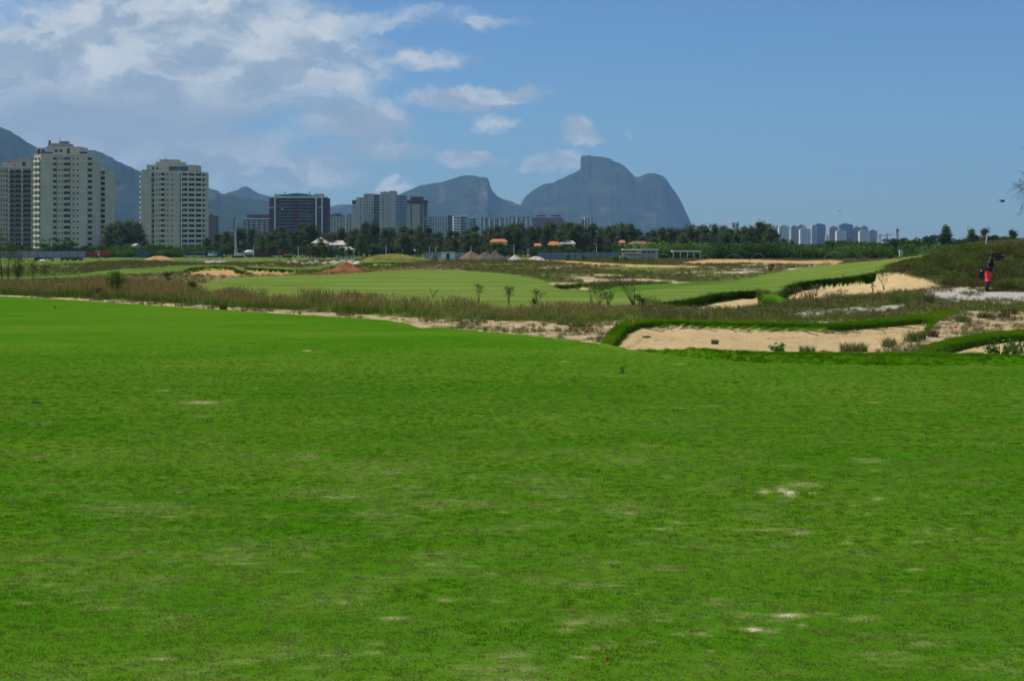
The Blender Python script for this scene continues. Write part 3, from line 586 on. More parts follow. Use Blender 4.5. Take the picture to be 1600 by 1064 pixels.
class Bld:
    def __init__(s, name, label, px, d, fine, group=None, cat='building', z=0.0):
        s.px, s.d, s.k = px, d, d/F; s.root = empty(name, (wx(px, d), d, z)); tag(s.root, label, cat, group); s.fine = fine; s.z = z
        s.W = MB(); s.P = MB(); s.Bm = MB(); s.rnd = random.Random(int(px*7+d))
    def X(s, px): return (px-s.px)*s.k
    def Z(s, py): return wz(py, s.d)-s.z
    def facade(s, A, B, z0, z1, openings, depth, mat):
        L = math.hypot(B[0]-A[0], B[1]-A[1]); ux, uy = (B[0]-A[0])/L, (B[1]-A[1])/L; nx, ny = uy, -ux
        def p(u, z, o=0.0): return (A[0]+ux*u-nx*o, A[1]+uy*u-ny*o, z)
        if not openings: s.W.poly([p(0, z0), p(L, z0), p(L, z1), p(0, z1)], mat); return
        xs = sorted({0.0, L} | {round(o[0], 3) for o in openings} | {round(o[1], 3) for o in openings}); zs = sorted({z0, z1} | {round(o[2], 3) for o in openings} | {round(o[3], 3) for o in openings})
        op = {}
        for o in openings: op[(round(o[0], 3), round(o[2], 3))] = o
        hol = np.zeros((len(xs), len(zs)), bool)
        for o in openings:
            i0, i1 = xs.index(round(o[0], 3)), xs.index(round(o[1], 3)); j0, j1 = zs.index(round(o[2], 3)), zs.index(round(o[3], 3)); hol[i0:i1, j0:j1] = True
        for j in range(len(zs)-1):
            i = 0
            while i < len(xs)-1:
                if hol[i, j]: i += 1; continue
                k = i
                while k < len(xs)-1 and not hol[k, j]: k += 1
                s.W.poly([p(xs[i], zs[j]), p(xs[k], zs[j]), p(xs[k], zs[j+1]), p(xs[i], zs[j+1])], mat); i = k
        for o in openings:
            a, b, c, e = o[:4]; dp = depth*(3.2 if o[4] in 'BLG' else 1)
            s.W.poly([p(a, c), p(b, c), p(b, c, dp), p(a, c, dp)], mat); s.W.poly([p(b, e), p(a, e), p(a, e, dp), p(b, e, dp)], mat)
            s.W.poly([p(a, e), p(a, c), p(a, c, dp), p(a, e, dp)], mat); s.W.poly([p(b, c), p(b, e), p(b, e, dp), p(b, c, dp)], mat)
        ang = math.atan2(uy, ux)
        for o in openings:
            a, b, c, e, kd, gm, par, out, bow = o; dp = depth*(3.2 if kd in 'BLG' else 1)
            r = s.rnd.random(); gg = gm if r > .16 else (G_PALE if r > .06 else G_BLUE)
            if s.fine:
                q = p(a+.01, c+.01, dp-.07); link('window', pane_mesh(b-a-.02, e-c-.02, gg), s.root, q, ang)
                if kd in 'BG': q = p(a-.15, c); link('balcony', balc_mesh(b-a+.3, mat, out, bow, par), s.root, q, ang)
            else:
                s.P.poly([p(a+.01, c+.01, dp-.05), p(b-.01, c+.01, dp-.05), p(b-.01, e-.01, dp-.05), p(a+.01, e-.01, dp-.05)], gg)
                if kd in 'BG':
                    T = lambda x, y: (A[0]+ux*x-nx*y, A[1]+uy*x-ny*y)
                    balc_geo(s.Bm, b-a+.3, mat, out, bow, par, a-.15, 0, c, T)
                elif kd == 'w' or kd == 's':
                    pass
            if kd == 'L':
                tgt = s.Bm; T0 = lambda u, o_: p(u, 0, o_)[:2]
                s.Bm.prism([T0(a+.01, .02), T0(b-.01, .02), T0(b-.01, .14), T0(a+.01, .14)], c+.01, c+.75, par)
    def vol(s, foot, z0, z1, mat, cols={}, floors=0, zf0=None, zf1=None, depth=.28, gm=G_DARK, par=None, out=.9, bow=False, roof=None):
        n = len(foot); par = par or mat
        zf0 = z0 if zf0 is None else zf0; zf1 = z1-.6 if zf1 is None else zf1
        for i in range(n):
            A, B = foot[i], foot[(i+1) % n]; ops = []
            if i in cols:
                h = (zf1-zf0)/floors
                for f in range(floors):
                    for c in cols[i]:
                        a, b, kd = c[:3]; lo, hi = KIND[kd]
                        ops.append((a, b, zf0+h*(f+lo), zf0+h*(f+hi), kd, c[3] if len(c) > 3 and c[3] else gm, c[4] if len(c) > 4 else par, out, bow if kd == 'B' else False))
            s.facade(A, B, z0, z1, ops, depth, mat)
        s.W.poly([(x, y, z1) for x, y in foot], roof or M_ROOF)
        return s
    def box(s, x0, x1, y0, y1, z0, z1, mat, part=None):
        if part: m = MB(); m.box(x0, x1, y0, y1, z0, z1, mat); m.build(part, s.root)
        else: s.W.box(x0, x1, y0, y1, z0, z1, mat)
    def part(s, nm, m): m.build(nm, s.root)
    def done(s):
        if s.W.f: s.W.build('wall', s.root)
        if s.P.f: tag(s.P.build('window_panes', s.root), kind='stuff')
        if s.Bm.f: tag(s.Bm.build('parapets', s.root), kind='stuff')
        return s.root
def rect(x0, x1, y0, y1): return [(x0, y0), (x1, y0), (x1, y1), (x0, y1)]

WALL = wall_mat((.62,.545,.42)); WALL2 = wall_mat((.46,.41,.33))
def roof_bits(b, x0, x1, y0, y1, z, n=3, ant=True, h=1.4):
    r = b.rnd
    for _ in range(n):
        cx = r.uniform(x0+1, x1-1); m = MB(); m.box(cx-r.uniform(.6, 1.6), cx+r.uniform(.6, 1.6), y0+1, y0+3, z, z+r.uniform(.5, h), WALL2); b.part('roof_tank', m)
    if ant: cx = r.uniform(x0+1, x1-1); m = MB(); m.tube([(cx, y0+2, z), (cx, y0+2, z+4)], .07, M_RAIL, 5); b.part('antenna', m)
def railing(b, x0, x1, y, z, mat, h=1.0):
    m = MB(); m.box(x0, x1, y, y+.08, z, z+h, mat); b.part('roof_railing', m)

# tall cream tower on the left, front and chamfered balcony corner
b = Bld('apartment_tower', 'tallest cream apartment tower, behind the far left fence, with stepped penthouse and dark chimney', 64, 740, True); X, Z = b.X, b.Z
z1 = Z(241); fp = [(X(49), 4.5), (X(64), 0), (X(136), 0), (X(143), 2.6), (X(143), 17), (X(49), 17)]
fr = [(X(83), X(88.8), 'B'), (X(91.2), X(93.3), 's'), (X(95.5), X(97.8), 's'), (X(99.5), X(109.8), 'B'), (X(113.3), X(116.5), 's'), (X(119.6), X(123), 's')]
L0 = math.hypot(X(64)-X(49), 4.5); L2 = math.hypot(X(143)-X(136), 2.6)
b.vol(fp, -3, z1, WALL, {0: [(.4, L0*.42, 'B', None, M_CREAM), (L0*.58, L0-.5, 'B', None, M_CREAM)], 1: fr, 2: [(.4, L2-.4, 'B')]}, 16, Z(384+4), z1-1.2, out=.8)
b.box(X(49)-.25, X(137), -.25, -.02, z1-.5, z1+.1, M_CREAM, 'cornice'); b.box(X(63.5), X(137), -.12, -.01, Z(289.5), Z(288.5), M_CREAM, 'cornice'); b.box(X(63.5), X(137), -.12, -.01, Z(252), Z(251), M_CREAM, 'cornice')
b.vol(rect(X(69), X(124), 2.5, 15), z1, Z(229), WALL, {0: [(X(83)-X(69), X(88)-X(69), 'w'), (X(90.5)-X(69), X(95.5)-X(69), 'w'), (X(102)-X(69), X(107)-X(69), 't')]}, 1)
b.vol(rect(X(53), X(69)-.01, 3.2, 14), z1, Z(230.5), WALL, {0: [(.6, 2.4, 't'), (3.0, 4.6, 't')]}, 1)
b.vol(rect(X(71), X(103), 4, 13), Z(229), Z(223.5), WALL2); b.vol(rect(X(88), X(100), 5, 9), Z(223.5), Z(220.6), WALL2); b.box(X(87), X(101), 4.6, 9.4, Z(220.6), Z(220.1), M_RAIL, 'roof_slab')
b.box(X(71.2), X(73.6), 5, 6, Z(223.5), Z(218.4), M_RAIL, 'chimney'); railing(b, X(124), X(136), .2, z1+.12, M_RAIL); railing(b, X(64), X(82), .2, z1+.12, G_TEAL)
m = MB(); m.tube([(X(88), 6, Z(223.5)), (X(88), 6, Z(214))], .09, M_RAIL, 5); b.part('antenna', m)
b.done()
# the lower wing block right behind it
b = Bld('apartment_tower', 'lower cream balcony tower attached behind the right side of the tallest tower', 142, 757, True); X, Z = b.X, b.Z
z1 = Z(265.5); W_ = X(164)-X(140)
b.vol([(X(140), 1.0), (X(163.5), 1.0), (X(166.5), 3.5), (X(166.5), 16), (X(140), 16)], -3, z1, WALL, {0: [(.5, X(152)-X(140), 'B'), (X(154)-X(140), W_-.3, 'B')]}, 14, Z(386), z1-.5, bow=False, out=.9)
b.vol(rect(X(140), X(147), 2.5, 10), z1, Z(258), WALL, {0: [(.5, 1.7, 't')]}, 1); b.vol(rect(X(147)+.01, X(161), 3, 9), z1, Z(263), WALL2); railing(b, X(147), X(166), 1.2, z1, M_CREAM, .8)
b.box(X(152.2), X(153.8), .55, .98, -3, z1+.3, M_CREAM, 'pilaster'); b.done()
# darker tower at the left edge
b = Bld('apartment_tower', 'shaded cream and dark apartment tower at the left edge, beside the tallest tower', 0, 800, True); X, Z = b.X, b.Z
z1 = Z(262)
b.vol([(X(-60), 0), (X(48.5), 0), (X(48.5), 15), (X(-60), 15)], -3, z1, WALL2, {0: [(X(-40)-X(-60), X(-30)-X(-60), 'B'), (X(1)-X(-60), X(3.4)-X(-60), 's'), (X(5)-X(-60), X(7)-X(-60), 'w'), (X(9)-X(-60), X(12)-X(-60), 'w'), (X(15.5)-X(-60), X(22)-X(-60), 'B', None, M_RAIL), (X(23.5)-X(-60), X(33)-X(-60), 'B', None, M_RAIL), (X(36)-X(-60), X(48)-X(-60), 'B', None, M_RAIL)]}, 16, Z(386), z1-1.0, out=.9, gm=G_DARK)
for p_ in (-1, 14, 34.2): b.box(X(p_), X(p_+1.2), -.55, -.01, -3, z1+.2, M_CREAM, 'pilaster')
b.box(X(-60), X(48.5), -.6, -.01, z1-.1, z1+.5, M_CREAM, 'cornice'); b.box(X(-60), X(16), -.62, -.01, Z(308), Z(306.5), M_CREAM, 'cornice')
b.vol(rect(X(3), X(20), 1.5, 12), z1, Z(252.8), WALL2); b.vol(rect(X(22.5), X(48), 1.5, 12), z1, Z(250.5), WALL2, {0: [(X(33)-X(22.5), X(39)-X(22.5), 't')]}, 1); b.vol(rect(X(27), X(47.5), 3, 10), Z(250.5), Z(246), WALL2); roof_bits(b, X(3), X(19), 3, 9, Z(252.8), 2)
b.done()
# second big tower
b = Bld('apartment_tower', 'broad pale grey apartment tower with white rounded balconies, standing alone behind the bright hedge', 219, 856, True); X, Z = b.X, b.Z
z1 = Z(268); xr = X(284); fp = [(X(219), 2.5), (X(221), 0), (xr, 0), (X(293), 2.2), (X(303), 3.6), (X(312), 7), (X(315), 11), (X(315), 20), (X(219), 20)]
o1 = X(221)
fr = [(X(236.5)-o1, X(241)-o1, 't'), (X(243.4)-o1, X(245.8)-o1, 's'), (X(247.6)-o1, X(249.6)-o1, 's'), (X(251)-o1, X(257.4)-o1, 'B', None, M_CREAM), (X(260.5)-o1, X(263.5)-o1, 's'), (X(267.5)-o1, X(270.5)-o1, 's'), (X(281)-o1, X(283.5)-o1, 't')]
def el_(i): A, B = fp[i], fp[i+1]; return math.hypot(B[0]-A[0], B[1]-A[1])
cc = {0: [(.3, el_(0)-.3, 'B', None, M_CREAM)], 1: fr, 2: [(.4, el_(2)-.35, 'B', None, M_CREAM)], 3: [(.35, el_(3)-.35, 'B', None, M_CREAM)], 4: [(.35, el_(4)-.35, 'B', None, M_CREAM)], 5: [(.3, el_(5)-.3, 'B', None, M_CREAM)]}
b.vol(fp, -3, z1, WALL, cc, 15, Z(390), z1-.6, bow=True, out=.9)
for i in (2, 3, 4, 5): b.box(fp[i][0]-.28, fp[i][0]+.28, fp[i][1]-.9, fp[i][1]-.05, -3, z1, M_CREAM, 'pilaster')
b.box(X(220), xr, -.2, -.01, z1-.3, z1+.3, M_CREAM, 'cornice'); b.box(X(220.5), xr, -.12, -.01, Z(308), Z(307), M_CREAM, 'cornice'); railing(b, X(221), X(235), .1, z1, M_GREENROOF, .9)
b.vol([(X(228), 1.8), (X(252), 1.8), (X(297), 4), (X(305), 7), (X(305), 17), (X(228), 17)], z1, Z(257.5), WALL, {0: [(X(236.5)-X(228), X(240)-X(228), 'w'), (X(243)-X(228), X(247)-X(228), 'w')], 1: [(4, 15.5, 't', G_TEAL)]}, 1, roof=M_ROOF)
b.vol(rect(X(240), X(283), 4.5, 14), Z(257.5), Z(252.6), WALL); b.vol(rect(X(246), X(274), 5.5, 12), Z(252.6), Z(249.4), M_CREAM)
b.box(X(245), X(275), 5.2, 12.3, Z(249.4), Z(248.9), WALL2, 'roof_slab'); m = MB(); m.box(X(252), X(257), 7, 9, Z(248.9), Z(248), WALL2); b.part('roof_tank', m); m = MB(); m.tube([(X(253), 8, Z(249)), (X(253), 8, Z(243))], .1, M_RAIL, 5); b.part('antenna', m)
b.done()
# dark slab behind it
BRN = wall_mat((.17,.115,.095)); BRN2 = wall_mat((.15,.07,.06)); GRYB = wall_mat((.35,.35,.36)); CRM = wall_mat((.47,.42,.34)); BLW = wall_mat((.42,.46,.50))
def stripes(b, x0, x1, n, frac=.6, kind='w', gm=None, par=None):
    w_ = (x1-x0)/n; return [(w_*(i+.5-frac/2), w_*(i+.5+frac/2), kind, gm, par) if par else (w_*(i+.5-frac/2), w_*(i+.5+frac/2), kind, gm) for i in range(n)]
b = Bld('apartment_block', 'narrow dark brown block just right of the broad pale tower', 319, 1500, False); X, Z = b.X, b.Z
b.vol(rect(X(319), X(337), 0, 14), -3, Z(337), BRN, {0: stripes(b, X(319), X(337), 5, .6, 'L')}, 15, gm=G_DARK, par=WALL2); b.vol(rect(X(323), X(333), 3, 9), Z(337), Z(334.5), BRN); roof_bits(b, X(320), X(336), 1, 8, Z(337), 2); b.done()
# brown block with white window bands
b = Bld('apartment_block', 'low brown block with white window bands, left of the green vaulted building', 382, 1900, False); X, Z = b.X, b.Z
b.vol(rect(X(381), X(421), 0, 16), -3, Z(343), BRN2, {0: stripes(b, X(381), X(421), 5, .66, 'B', G_BLUE, M_WHITE)}, 14, out=.5); b.box(X(381.5), X(421), -.4, 15, Z(343), Z(341.6), M_WHITE, 'cornice')
b.vol([(X(385), 2), (X(397), .8), (X(410), .8), (X(421), 2), (X(421), 12), (X(385), 12)], Z(341.6), Z(335.5), BRN2, {1: [(2, 4, 's'), (6, 8, 's')]}, 1); b.done()
# the broad brown building with the green vault
b = Bld('apartment_building', 'wide dark brown apartment building with white vertical bands and green vaulted roof', 421, 1300, True); X, Z = b.X, b.Z
z1 = Z(309.5); x0 = X(421)
def E(p_): return X(p_)-x0
cols = [(E(423), E(424.6), 's'), (E(426), E(427.4), 's'), (E(431.6), E(435.2), 't'), (E(437.5), E(460.5), 'G', None, G_PALE), (E(461.6), E(463), 's'), (E(464.2), E(465.6), 's'), (E(467), E(491), 'G', None, G_PALE), (E(496), E(497.4), 's'), (E(499), E(500.4), 's'), (E(504.6), E(511), 'G', None, G_BLUE)]
b.vol(rect(x0, X(512), 0, 18), -3, z1, BRN2, {0: cols}, 16, Z(389), z1-.3, out=.9)
for p_ in (428.8, 493, 502.4): b.box(X(p_), X(p_+1.9), -.9, -.01, -3, z1+.4, M_WHITE, 'pilaster')
b.box(x0-.2, X(512.2), -1.0, -.01, z1+.0, z1+1.3, M_WHITE, 'cornice'); b.box(x0-.2, X(428.6), -.6, -.01, Z(325), Z(324), M_WHITE, 'cornice'); b.box(X(495.2), X(502.2), -.6, -.01, Z(325), Z(324), M_WHITE, 'cornice')
b.vol(rect(X(428), X(441), 2, 14), z1, Z(303.5), WALL2, {0: [(1, 2.5, 's')]}, 1); b.vol(rect(X(490), X(503.5), 2, 14), z1, Z(303), WALL2, {0: [(3, 4.5, 's')]}, 1)
m = MB(); vx = [(X(437)+(X(491)-X(437))*i/12, Z(306)+(Z(302.2)-Z(306))*math.sin(math.pi*i/12)**.8) for i in range(13)]
for i in range(12): m.poly([(vx[i][0], 1, vx[i][1]), (vx[i+1][0], 1, vx[i+1][1]), (vx[i+1][0], 15, vx[i+1][1]), (vx[i][0], 15, vx[i][1])], M_GREENROOF); m.poly([(vx[i][0], 1, z1), (vx[i+1][0], 1, z1), (vx[i+1][0], 1, vx[i+1][1]), (vx[i][0], 1, vx[i][1])], G_TEAL)
b.part('vaulted_roof', m)
for p_ in (444, 483): b.part('roof_antenna', MB().tube([(X(p_), 4, Z(304)), (X(p_), 4, Z(300))], .25, M_RAIL, 5).box(X(p_)-.6, X(p_)+.8, 3.7, 4.3, Z(301.2), Z(300), M_RAIL))
for (p_, q_, cc_) in ((441.5, 326.5, (.6,.55,.5)), (478, 330.5, (.45,.2,.1))): b.part('air_unit', MB().ball((X(p_), -1.2, Z(q_)), 1.0, wall_mat(cc_)))
b.done()
# cream block with a small vault
b = Bld('apartment_block', 'pale grey block with a low green vault, between the brown building and white towers', 511, 1900, False); X, Z = b.X, b.Z
b.vol(rect(X(511), X(550), 0, 16), -3, Z(338), CRM, {0: stripes(b, X(511), X(550), 8, .5, 'L', None, GRYB)}, 14); b.box(X(539), X(541), -.6, -.01, -3, Z(338), M_CREAM, 'pilaster')
m = MB(); vx = [(X(513)+(X(538)-X(513))*i/8, Z(337.5)+(Z(334)-Z(337.5))*math.sin(math.pi*i/8)) for i in range(9)]
for i in range(8): m.poly([(vx[i][0], 1, vx[i][1]), (vx[i+1][0], 1, vx[i+1][1]), (vx[i+1][0], 9, vx[i+1][1]), (vx[i][0], 9, vx[i][1])], M_GREENROOF); m.poly([(vx[i][0], 1, Z(338)), (vx[i+1][0], 1, Z(338)), (vx[i+1][0], 1, vx[i+1][1]), (vx[i][0], 1, vx[i][1])], M_GREENROOF)
b.part('vaulted_roof', m); roof_bits(b, X(526), X(537), 2, 7, Z(335), 3, h=2.4); b.box(X(543), X(549), 1, 6, Z(338), Z(335.5), G_TEAL, 'roof_room'); b.done()
# white stepped tower
b = Bld('apartment_tower', 'stepped off-white tower with a teal glazed right corner, right of the green vaulted building', 550, 1600, True); X, Z = b.X, b.Z
WH = wall_mat((.50,.48,.43)); TB = wall_mat((.22,.33,.40))
b.vol(rect(X(550), X(556.5), 3, 14), -3, Z(313), WH); b.box(X(550)-.1, X(555.8), 2.6, 12, Z(319), Z(312.9), BRN2, 'roof_cap')
b.vol(rect(X(556.6), X(567.5), 1.5, 14), -3, Z(308.5), WH, {0: [(X(562.4)-X(556.6), X(564.6)-X(556.6), 'w')]}, 18, Z(389)); b.vol(rect(X(567.6), X(583), 2.5, 14), -3, Z(303.8), WH, {0: [(.9, 2.2, 'w'), (X(572)-X(567.6), X(574.4)-X(567.6), 'w', None), (X(576.4)-X(567.6), X(578)-X(567.6), 'w'), (X(580)-X(567.6), X(581.6)-X(567.6), 'w')]}, 19, Z(389))
x0 = X(583.1)
b.vol([(x0, 0), (X(618), 0), (X(618), 14), (x0, 14)], -3, Z(303.6), WH, {0: [(E(584), E(592.4), 'B', None, G_BLUE), (E(597), E(599.4), 'w'), (E(602), E(603.6), 'w'), (E(605.8), E(607.2), 'w'), (E(609.2), E(610.4), 'w')]}, 19, Z(389), bow=True, out=1.0)
b.vol([(X(618.1), 0), (X(630), 1.0), (X(634.5), 3.5), (X(634.5), 14), (X(618.1), 14)], -3, Z(305), TB, {0: [(.4, 3.6, 'L', G_TEAL, WH), (4.3, 8.2, 'L', G_TEAL, TB)], 1: [(.4, 3.4, 'L', G_TEAL, TB)]}, 19, Z(389))
b.vol(rect(X(594), X(620), 2, 11), Z(303.6), Z(300), WALL2); roof_bits(b, X(595), X(619), 3, 8, Z(300), 5, h=1.6); b.vol(rect(X(570), X(582), 3, 9), Z(303.8), Z(302.6), WALL2); b.box(X(609), X(617), 3, 6, Z(300), Z(298.2), WALL2, 'roof_tank'); b.done()
# brown capped tower
b = Bld('apartment_tower', 'slim cream tower with a dark red-brown top storey, right of the stepped off-white tower', 635, 1750, False); X, Z = b.X, b.Z
b.vol(rect(X(635), X(655.6), 0, 13), -3, Z(319), CRM, {0: [(.6, 1.6, 's'), (2.4, 3.4, 's'), (X(641)-X(635), X(644.4)-X(635), 'L', None, BRN), (X(647)-X(635), X(648.4)-X(635), 's'), (X(651)-X(635), X(652.4)-X(635), 's')]}, 18)
b.vol([(X(655.7), .4), (X(667.6), 2.4), (X(667.6), 13), (X(655.7), 13)], -3, Z(319), GRYB, {0: [(.5, 4, 't', G_BLUE), (5, 9, 't')]}, 18)
b.vol(rect(X(634.6), X(668), -.4, 13), Z(319), Z(313), BRN2, {0: stripes(b, X(634.6), X(668), 6, .5, 'w')}, 1); b.vol(rect(X(641), X(661), 1, 10), Z(313), Z(307.6), BRN2); roof_bits(b, X(642), X(660), 2, 7, Z(307.6), 3, h=1); b.done()
b = Bld('apartment_block', 'bluish white block with balcony rows, right of the brown-topped slim tower', 668, 2000, False); X, Z = b.X, b.Z
b.vol(rect(X(668), X(675), 0, 13), -3, Z(339), GRYB, {0: [(.3, 5.8, 'B', None, M_WHITE)]}, 13, out=1); b.vol(rect(X(675.1), X(699), -.5, 13), -3, Z(338), BLW, {0: stripes(b, X(675.1), X(699), 6, .42, 't', G_BLUE)}, 13); b.vol(rect(X(678), X(690), 2, 9), Z(338), Z(335.2), WALL2); roof_bits(b, X(677), X(697), 2, 7, Z(338), 4); b.done()
b = Bld('apartment_block', 'narrow brownish slab between the bluish block and the white banded block', 699.4, 2100, False); X, Z = b.X, b.Z
b.vol(rect(X(699.4), X(706), 0, 13), -3, Z(337.5), BRN, {0: stripes(b, X(699.4), X(706), 2, .5, 'L', None, GRYB)}, 13); b.vol(rect(X(700), X(705), 2, 7), Z(337.5), Z(336), BRN); b.done()
b = Bld('apartment_block', 'white block with rounded horizontal bands and a dark glass centre', 706, 1950, False); X, Z = b.X, b.Z
b.vol([(X(707), 3), (X(709), .8), (X(713), 0), (X(720), 0), (X(720), 14), (X(707), 14)], -3, Z(338.5), M_WHITE, {0: [(.2, 2.4, 'L', G_TEAL, M_WHITE)], 1: [(.2, 3.2, 'L', G_TEAL, M_WHITE)], 2: [(.1, 5.9, 'L', G_TEAL, M_WHITE)]}, 12)
b.vol(rect(X(720.1), X(733), .6, 14), -3, Z(338), BLW, {0: [(.3, X(724.6)-X(720.1), 't', G_DARK), (X(725.4)-X(720.1), X(728)-X(720.1), 't', G_DARK), (X(729)-X(720.1), X(731.6)-X(720.1), 's')]}, 12); b.vol(rect(X(733.1), X(744.6), -.8, 14), -3, Z(340), M_WHITE, {0: [(.3, 3.6, 'B', G_TEAL, G_TEAL), (4.4, 9.6, 'B', G_TEAL, G_TEAL)]}, 12)
b.vol(rect(X(717), X(731), 2, 9), Z(338), Z(335.6), M_WHITE); roof_bits(b, X(717), X(742), 3, 8, Z(338), 3); b.done()
VIO = wall_mat((.36,.37,.42))
for i, (a, c, top, lab) in enumerate([(752, 793, 340.5, 'long lilac grey striped block just left of the longer pale one'), (796, 833, 338.8, 'long pale block with vertical stripes, joined left of the red-brown block')]):
    b = Bld('apartment_block', lab, a, 2250, False, 'long striped apartment blocks beyond the casuarinas'); X, Z = b.X, b.Z; n = 12
    b.vol(rect(X(a), X(c), 0, 15), -3, Z(top), VIO if i == 0 else BLW, {0: stripes(b, X(a), X(c), n, .55, 't', G_DARK)}, 12)
    for k in range(5): p_ = a+(c-a)*(k+.5)/5; b.box(X(p_-1.1), X(p_+1.1), -.6, -.01, -3, Z(top+1), M_WHITE, 'pilaster')
    for k in range(3): p_ = a+(c-a)*(k+.5)/3; b.vol(rect(X(p_-3.5), X(p_+3.5), 1, 9), Z(top), Z(top-2.0), WALL2)
    roof_bits(b, X(a+1), X(c-1), 3, 8, Z(top), 5, h=2); b.box(X(a)-.2, X(c)+.2, -.3, -.01, Z(top+.2), Z(top-.3), WALL2, 'cornice'); b.done()
b = Bld('apartment_block', 'red-brown block with balcony grid and two dark red roof rooms', 833, 2300, False, 'long striped apartment blocks beyond the casuarinas'); X, Z = b.X, b.Z
b.vol(rect(X(833), X(880), 0, 15), -3, Z(339.5), wall_mat((.30,.20,.19)), {0: stripes(b, X(833), X(880), 13, .62, 'L', G_BLUE, wall_mat((.36,.26,.25)))}, 12)
for (p_, q_) in ((838, 853), (861, 877)): b.vol(rect(X(p_), X(q_), 1, 10), Z(339.5), Z(336.3), BRN2)
b.box(X(833)-.2, X(880.3), -.5, -.01, Z(340.2), Z(339), M_WHITE, 'cornice'); b.done()
b = Bld('apartment_block', 'small lone block with white frame and glass strips standing before the granite mountain', 909, 2500, False); X, Z = b.X, b.Z
b.vol(rect(X(908.7), X(913), 1, 12), -3, Z(344), BRN); b.vol(rect(X(913), X(928.5), 0, 12), -3, Z(340), M_WHITE, {0: [(1.2, 5, 't', G_BLUE), (6.2, 9.5, 't', G_BLUE), (11.5, 15.6, 'L', G_DARK, BLW)]}, 12); b.vol(rect(X(915), X(926), 2, 8), Z(340), Z(338), WALL2); roof_bits(b, X(915), X(926), 3, 6, Z(338), 2); b.done()
# the far cluster on the right
CL = [(1211, 1219, 353, 0, 'leftmost brownish tower of the far cluster'), (1217, 1233, 352, 1, 'second tower of the far cluster with white rounded bays'), (1236, 1247, 352.5, 0, 'slim grey tower between white fronted towers in the far cluster'), (1246, 1259, 351.2, 2, 'grey tower with stepped top, left half of the far cluster'),
      (1250, 1267, 356.5, 1, 'lower white arched tower in front, left half of the far cluster'), (1268, 1276, 352.0, 2, 'narrow blue tower beside the wide blue tower of the far cluster'), (1272, 1290, 349.6, 3, 'wide blue glass tower, tallest of the left half of the far cluster'), (1296, 1310, 353.6, 0, 'brownish tower starting the right half of the far cluster'),
      (1307, 1322, 359, 1, 'low pale tower in front of the tall blue one, right half of the far cluster'), (1311, 1333, 349.3, 3, 'tall blue grey tower, highest in the right half of the far cluster'), (1333, 1346, 354.3, 0, 'brown tower right of the highest blue grey one in the far cluster'), (1344, 1357, 353.2, 2, 'grey tower with notched roof towards the right end of the far cluster'),
      (1343, 1358, 359.5, 1, 'low pale slab in front near the right end of the far cluster'), (1357, 1371, 359.3, 2, 'rightmost low grey block of the far cluster'), (1290, 1295, 367, 1, 'tiny white block in the gap of the far cluster')]
CW = [wall_mat((.42,.36,.33)), wall_mat((.66,.66,.66)), wall_mat((.42,.42,.44)), wall_mat((.24,.32,.42))]
for i, (a, c, top, wm_, lab) in enumerate(CL):
    b = Bld('distant_tower', lab, a, 3700+(60 if wm_ == 1 else 160)+i*11, False, 'distant towers on the right'); X, Z = b.X, b.Z; n = max(2, int((c-a)/2.4)); x1 = X(c)
    b.vol(rect(0, x1, 0, 16), -4, Z(top+2.4), CW[wm_], {0: stripes(b, 0, x1, n, .46, 'L' if wm_ != 3 else 't', G_BLUE if wm_ == 3 else G_DARK, CW[wm_])}, 18)
    b.vol(rect(x1*.12, x1*.88, 1, 12), Z(top+2.4), Z(top+1.0), CW[wm_], {0: stripes(b, 0, x1*.76, 4, .5, 't')}, 1); b.vol(rect(x1*.3, x1*.62, 2, 9), Z(top+1.0), Z(top-.4), CW[wm_])
    if wm_ in (1, 2): b.box(x1*.02, x1*.16, -1, -.01, -4, Z(top+2), CW[1], 'pilaster'); b.box(x1*.84, x1*.97, -1, -.01, -4, Z(top+2), CW[1], 'pilaster')
    b.done()
# ---------------------------------------------------------------- plants: building blocks
def grass_mat(name, tip=None, transl=.25, inst=True, up=1.3):
    mt = bpy.data.materials.new(name); mt.use_nodes = True; g = NT(mt.node_tree); g.n.clear()
    c = g.new('ShaderNodeAttribute', attribute_name='tint', attribute_type='INSTANCER' if inst else 'GEOMETRY').outputs['Color']
    if tip:
        f = g.new('ShaderNodeAttribute', attribute_name='tipf').outputs['Fac']
        c = g.mix(g.ramp(f, .5, .9), c, (*tip, 1))
    gn = g.new('ShaderNodeNewGeometry').outputs['Normal']; nn = g.v('NORMALIZE', g.v('ADD', gn, (0, 0, up)))
    df = g.new('ShaderNodeBsdfDiffuse'); g.put(df.inputs[0], c); g.l.new(nn, df.inputs['Normal'])
    tr = g.new('ShaderNodeBsdfTranslucent'); g.put(tr.inputs[0], g.mix(1.0, c, (1.0, 1.1, .5, 1), 'MULTIPLY'))
    mx = g.new('ShaderNodeMixShader'); mx.inputs[0].default_value = transl; g.l.new(df.outputs[0], mx.inputs[1]); g.l.new(tr.outputs[0], mx.inputs[2])
    o = g.new('ShaderNodeOutputMaterial'); g.l.new(mx.outputs[0], o.inputs[0]); return mt
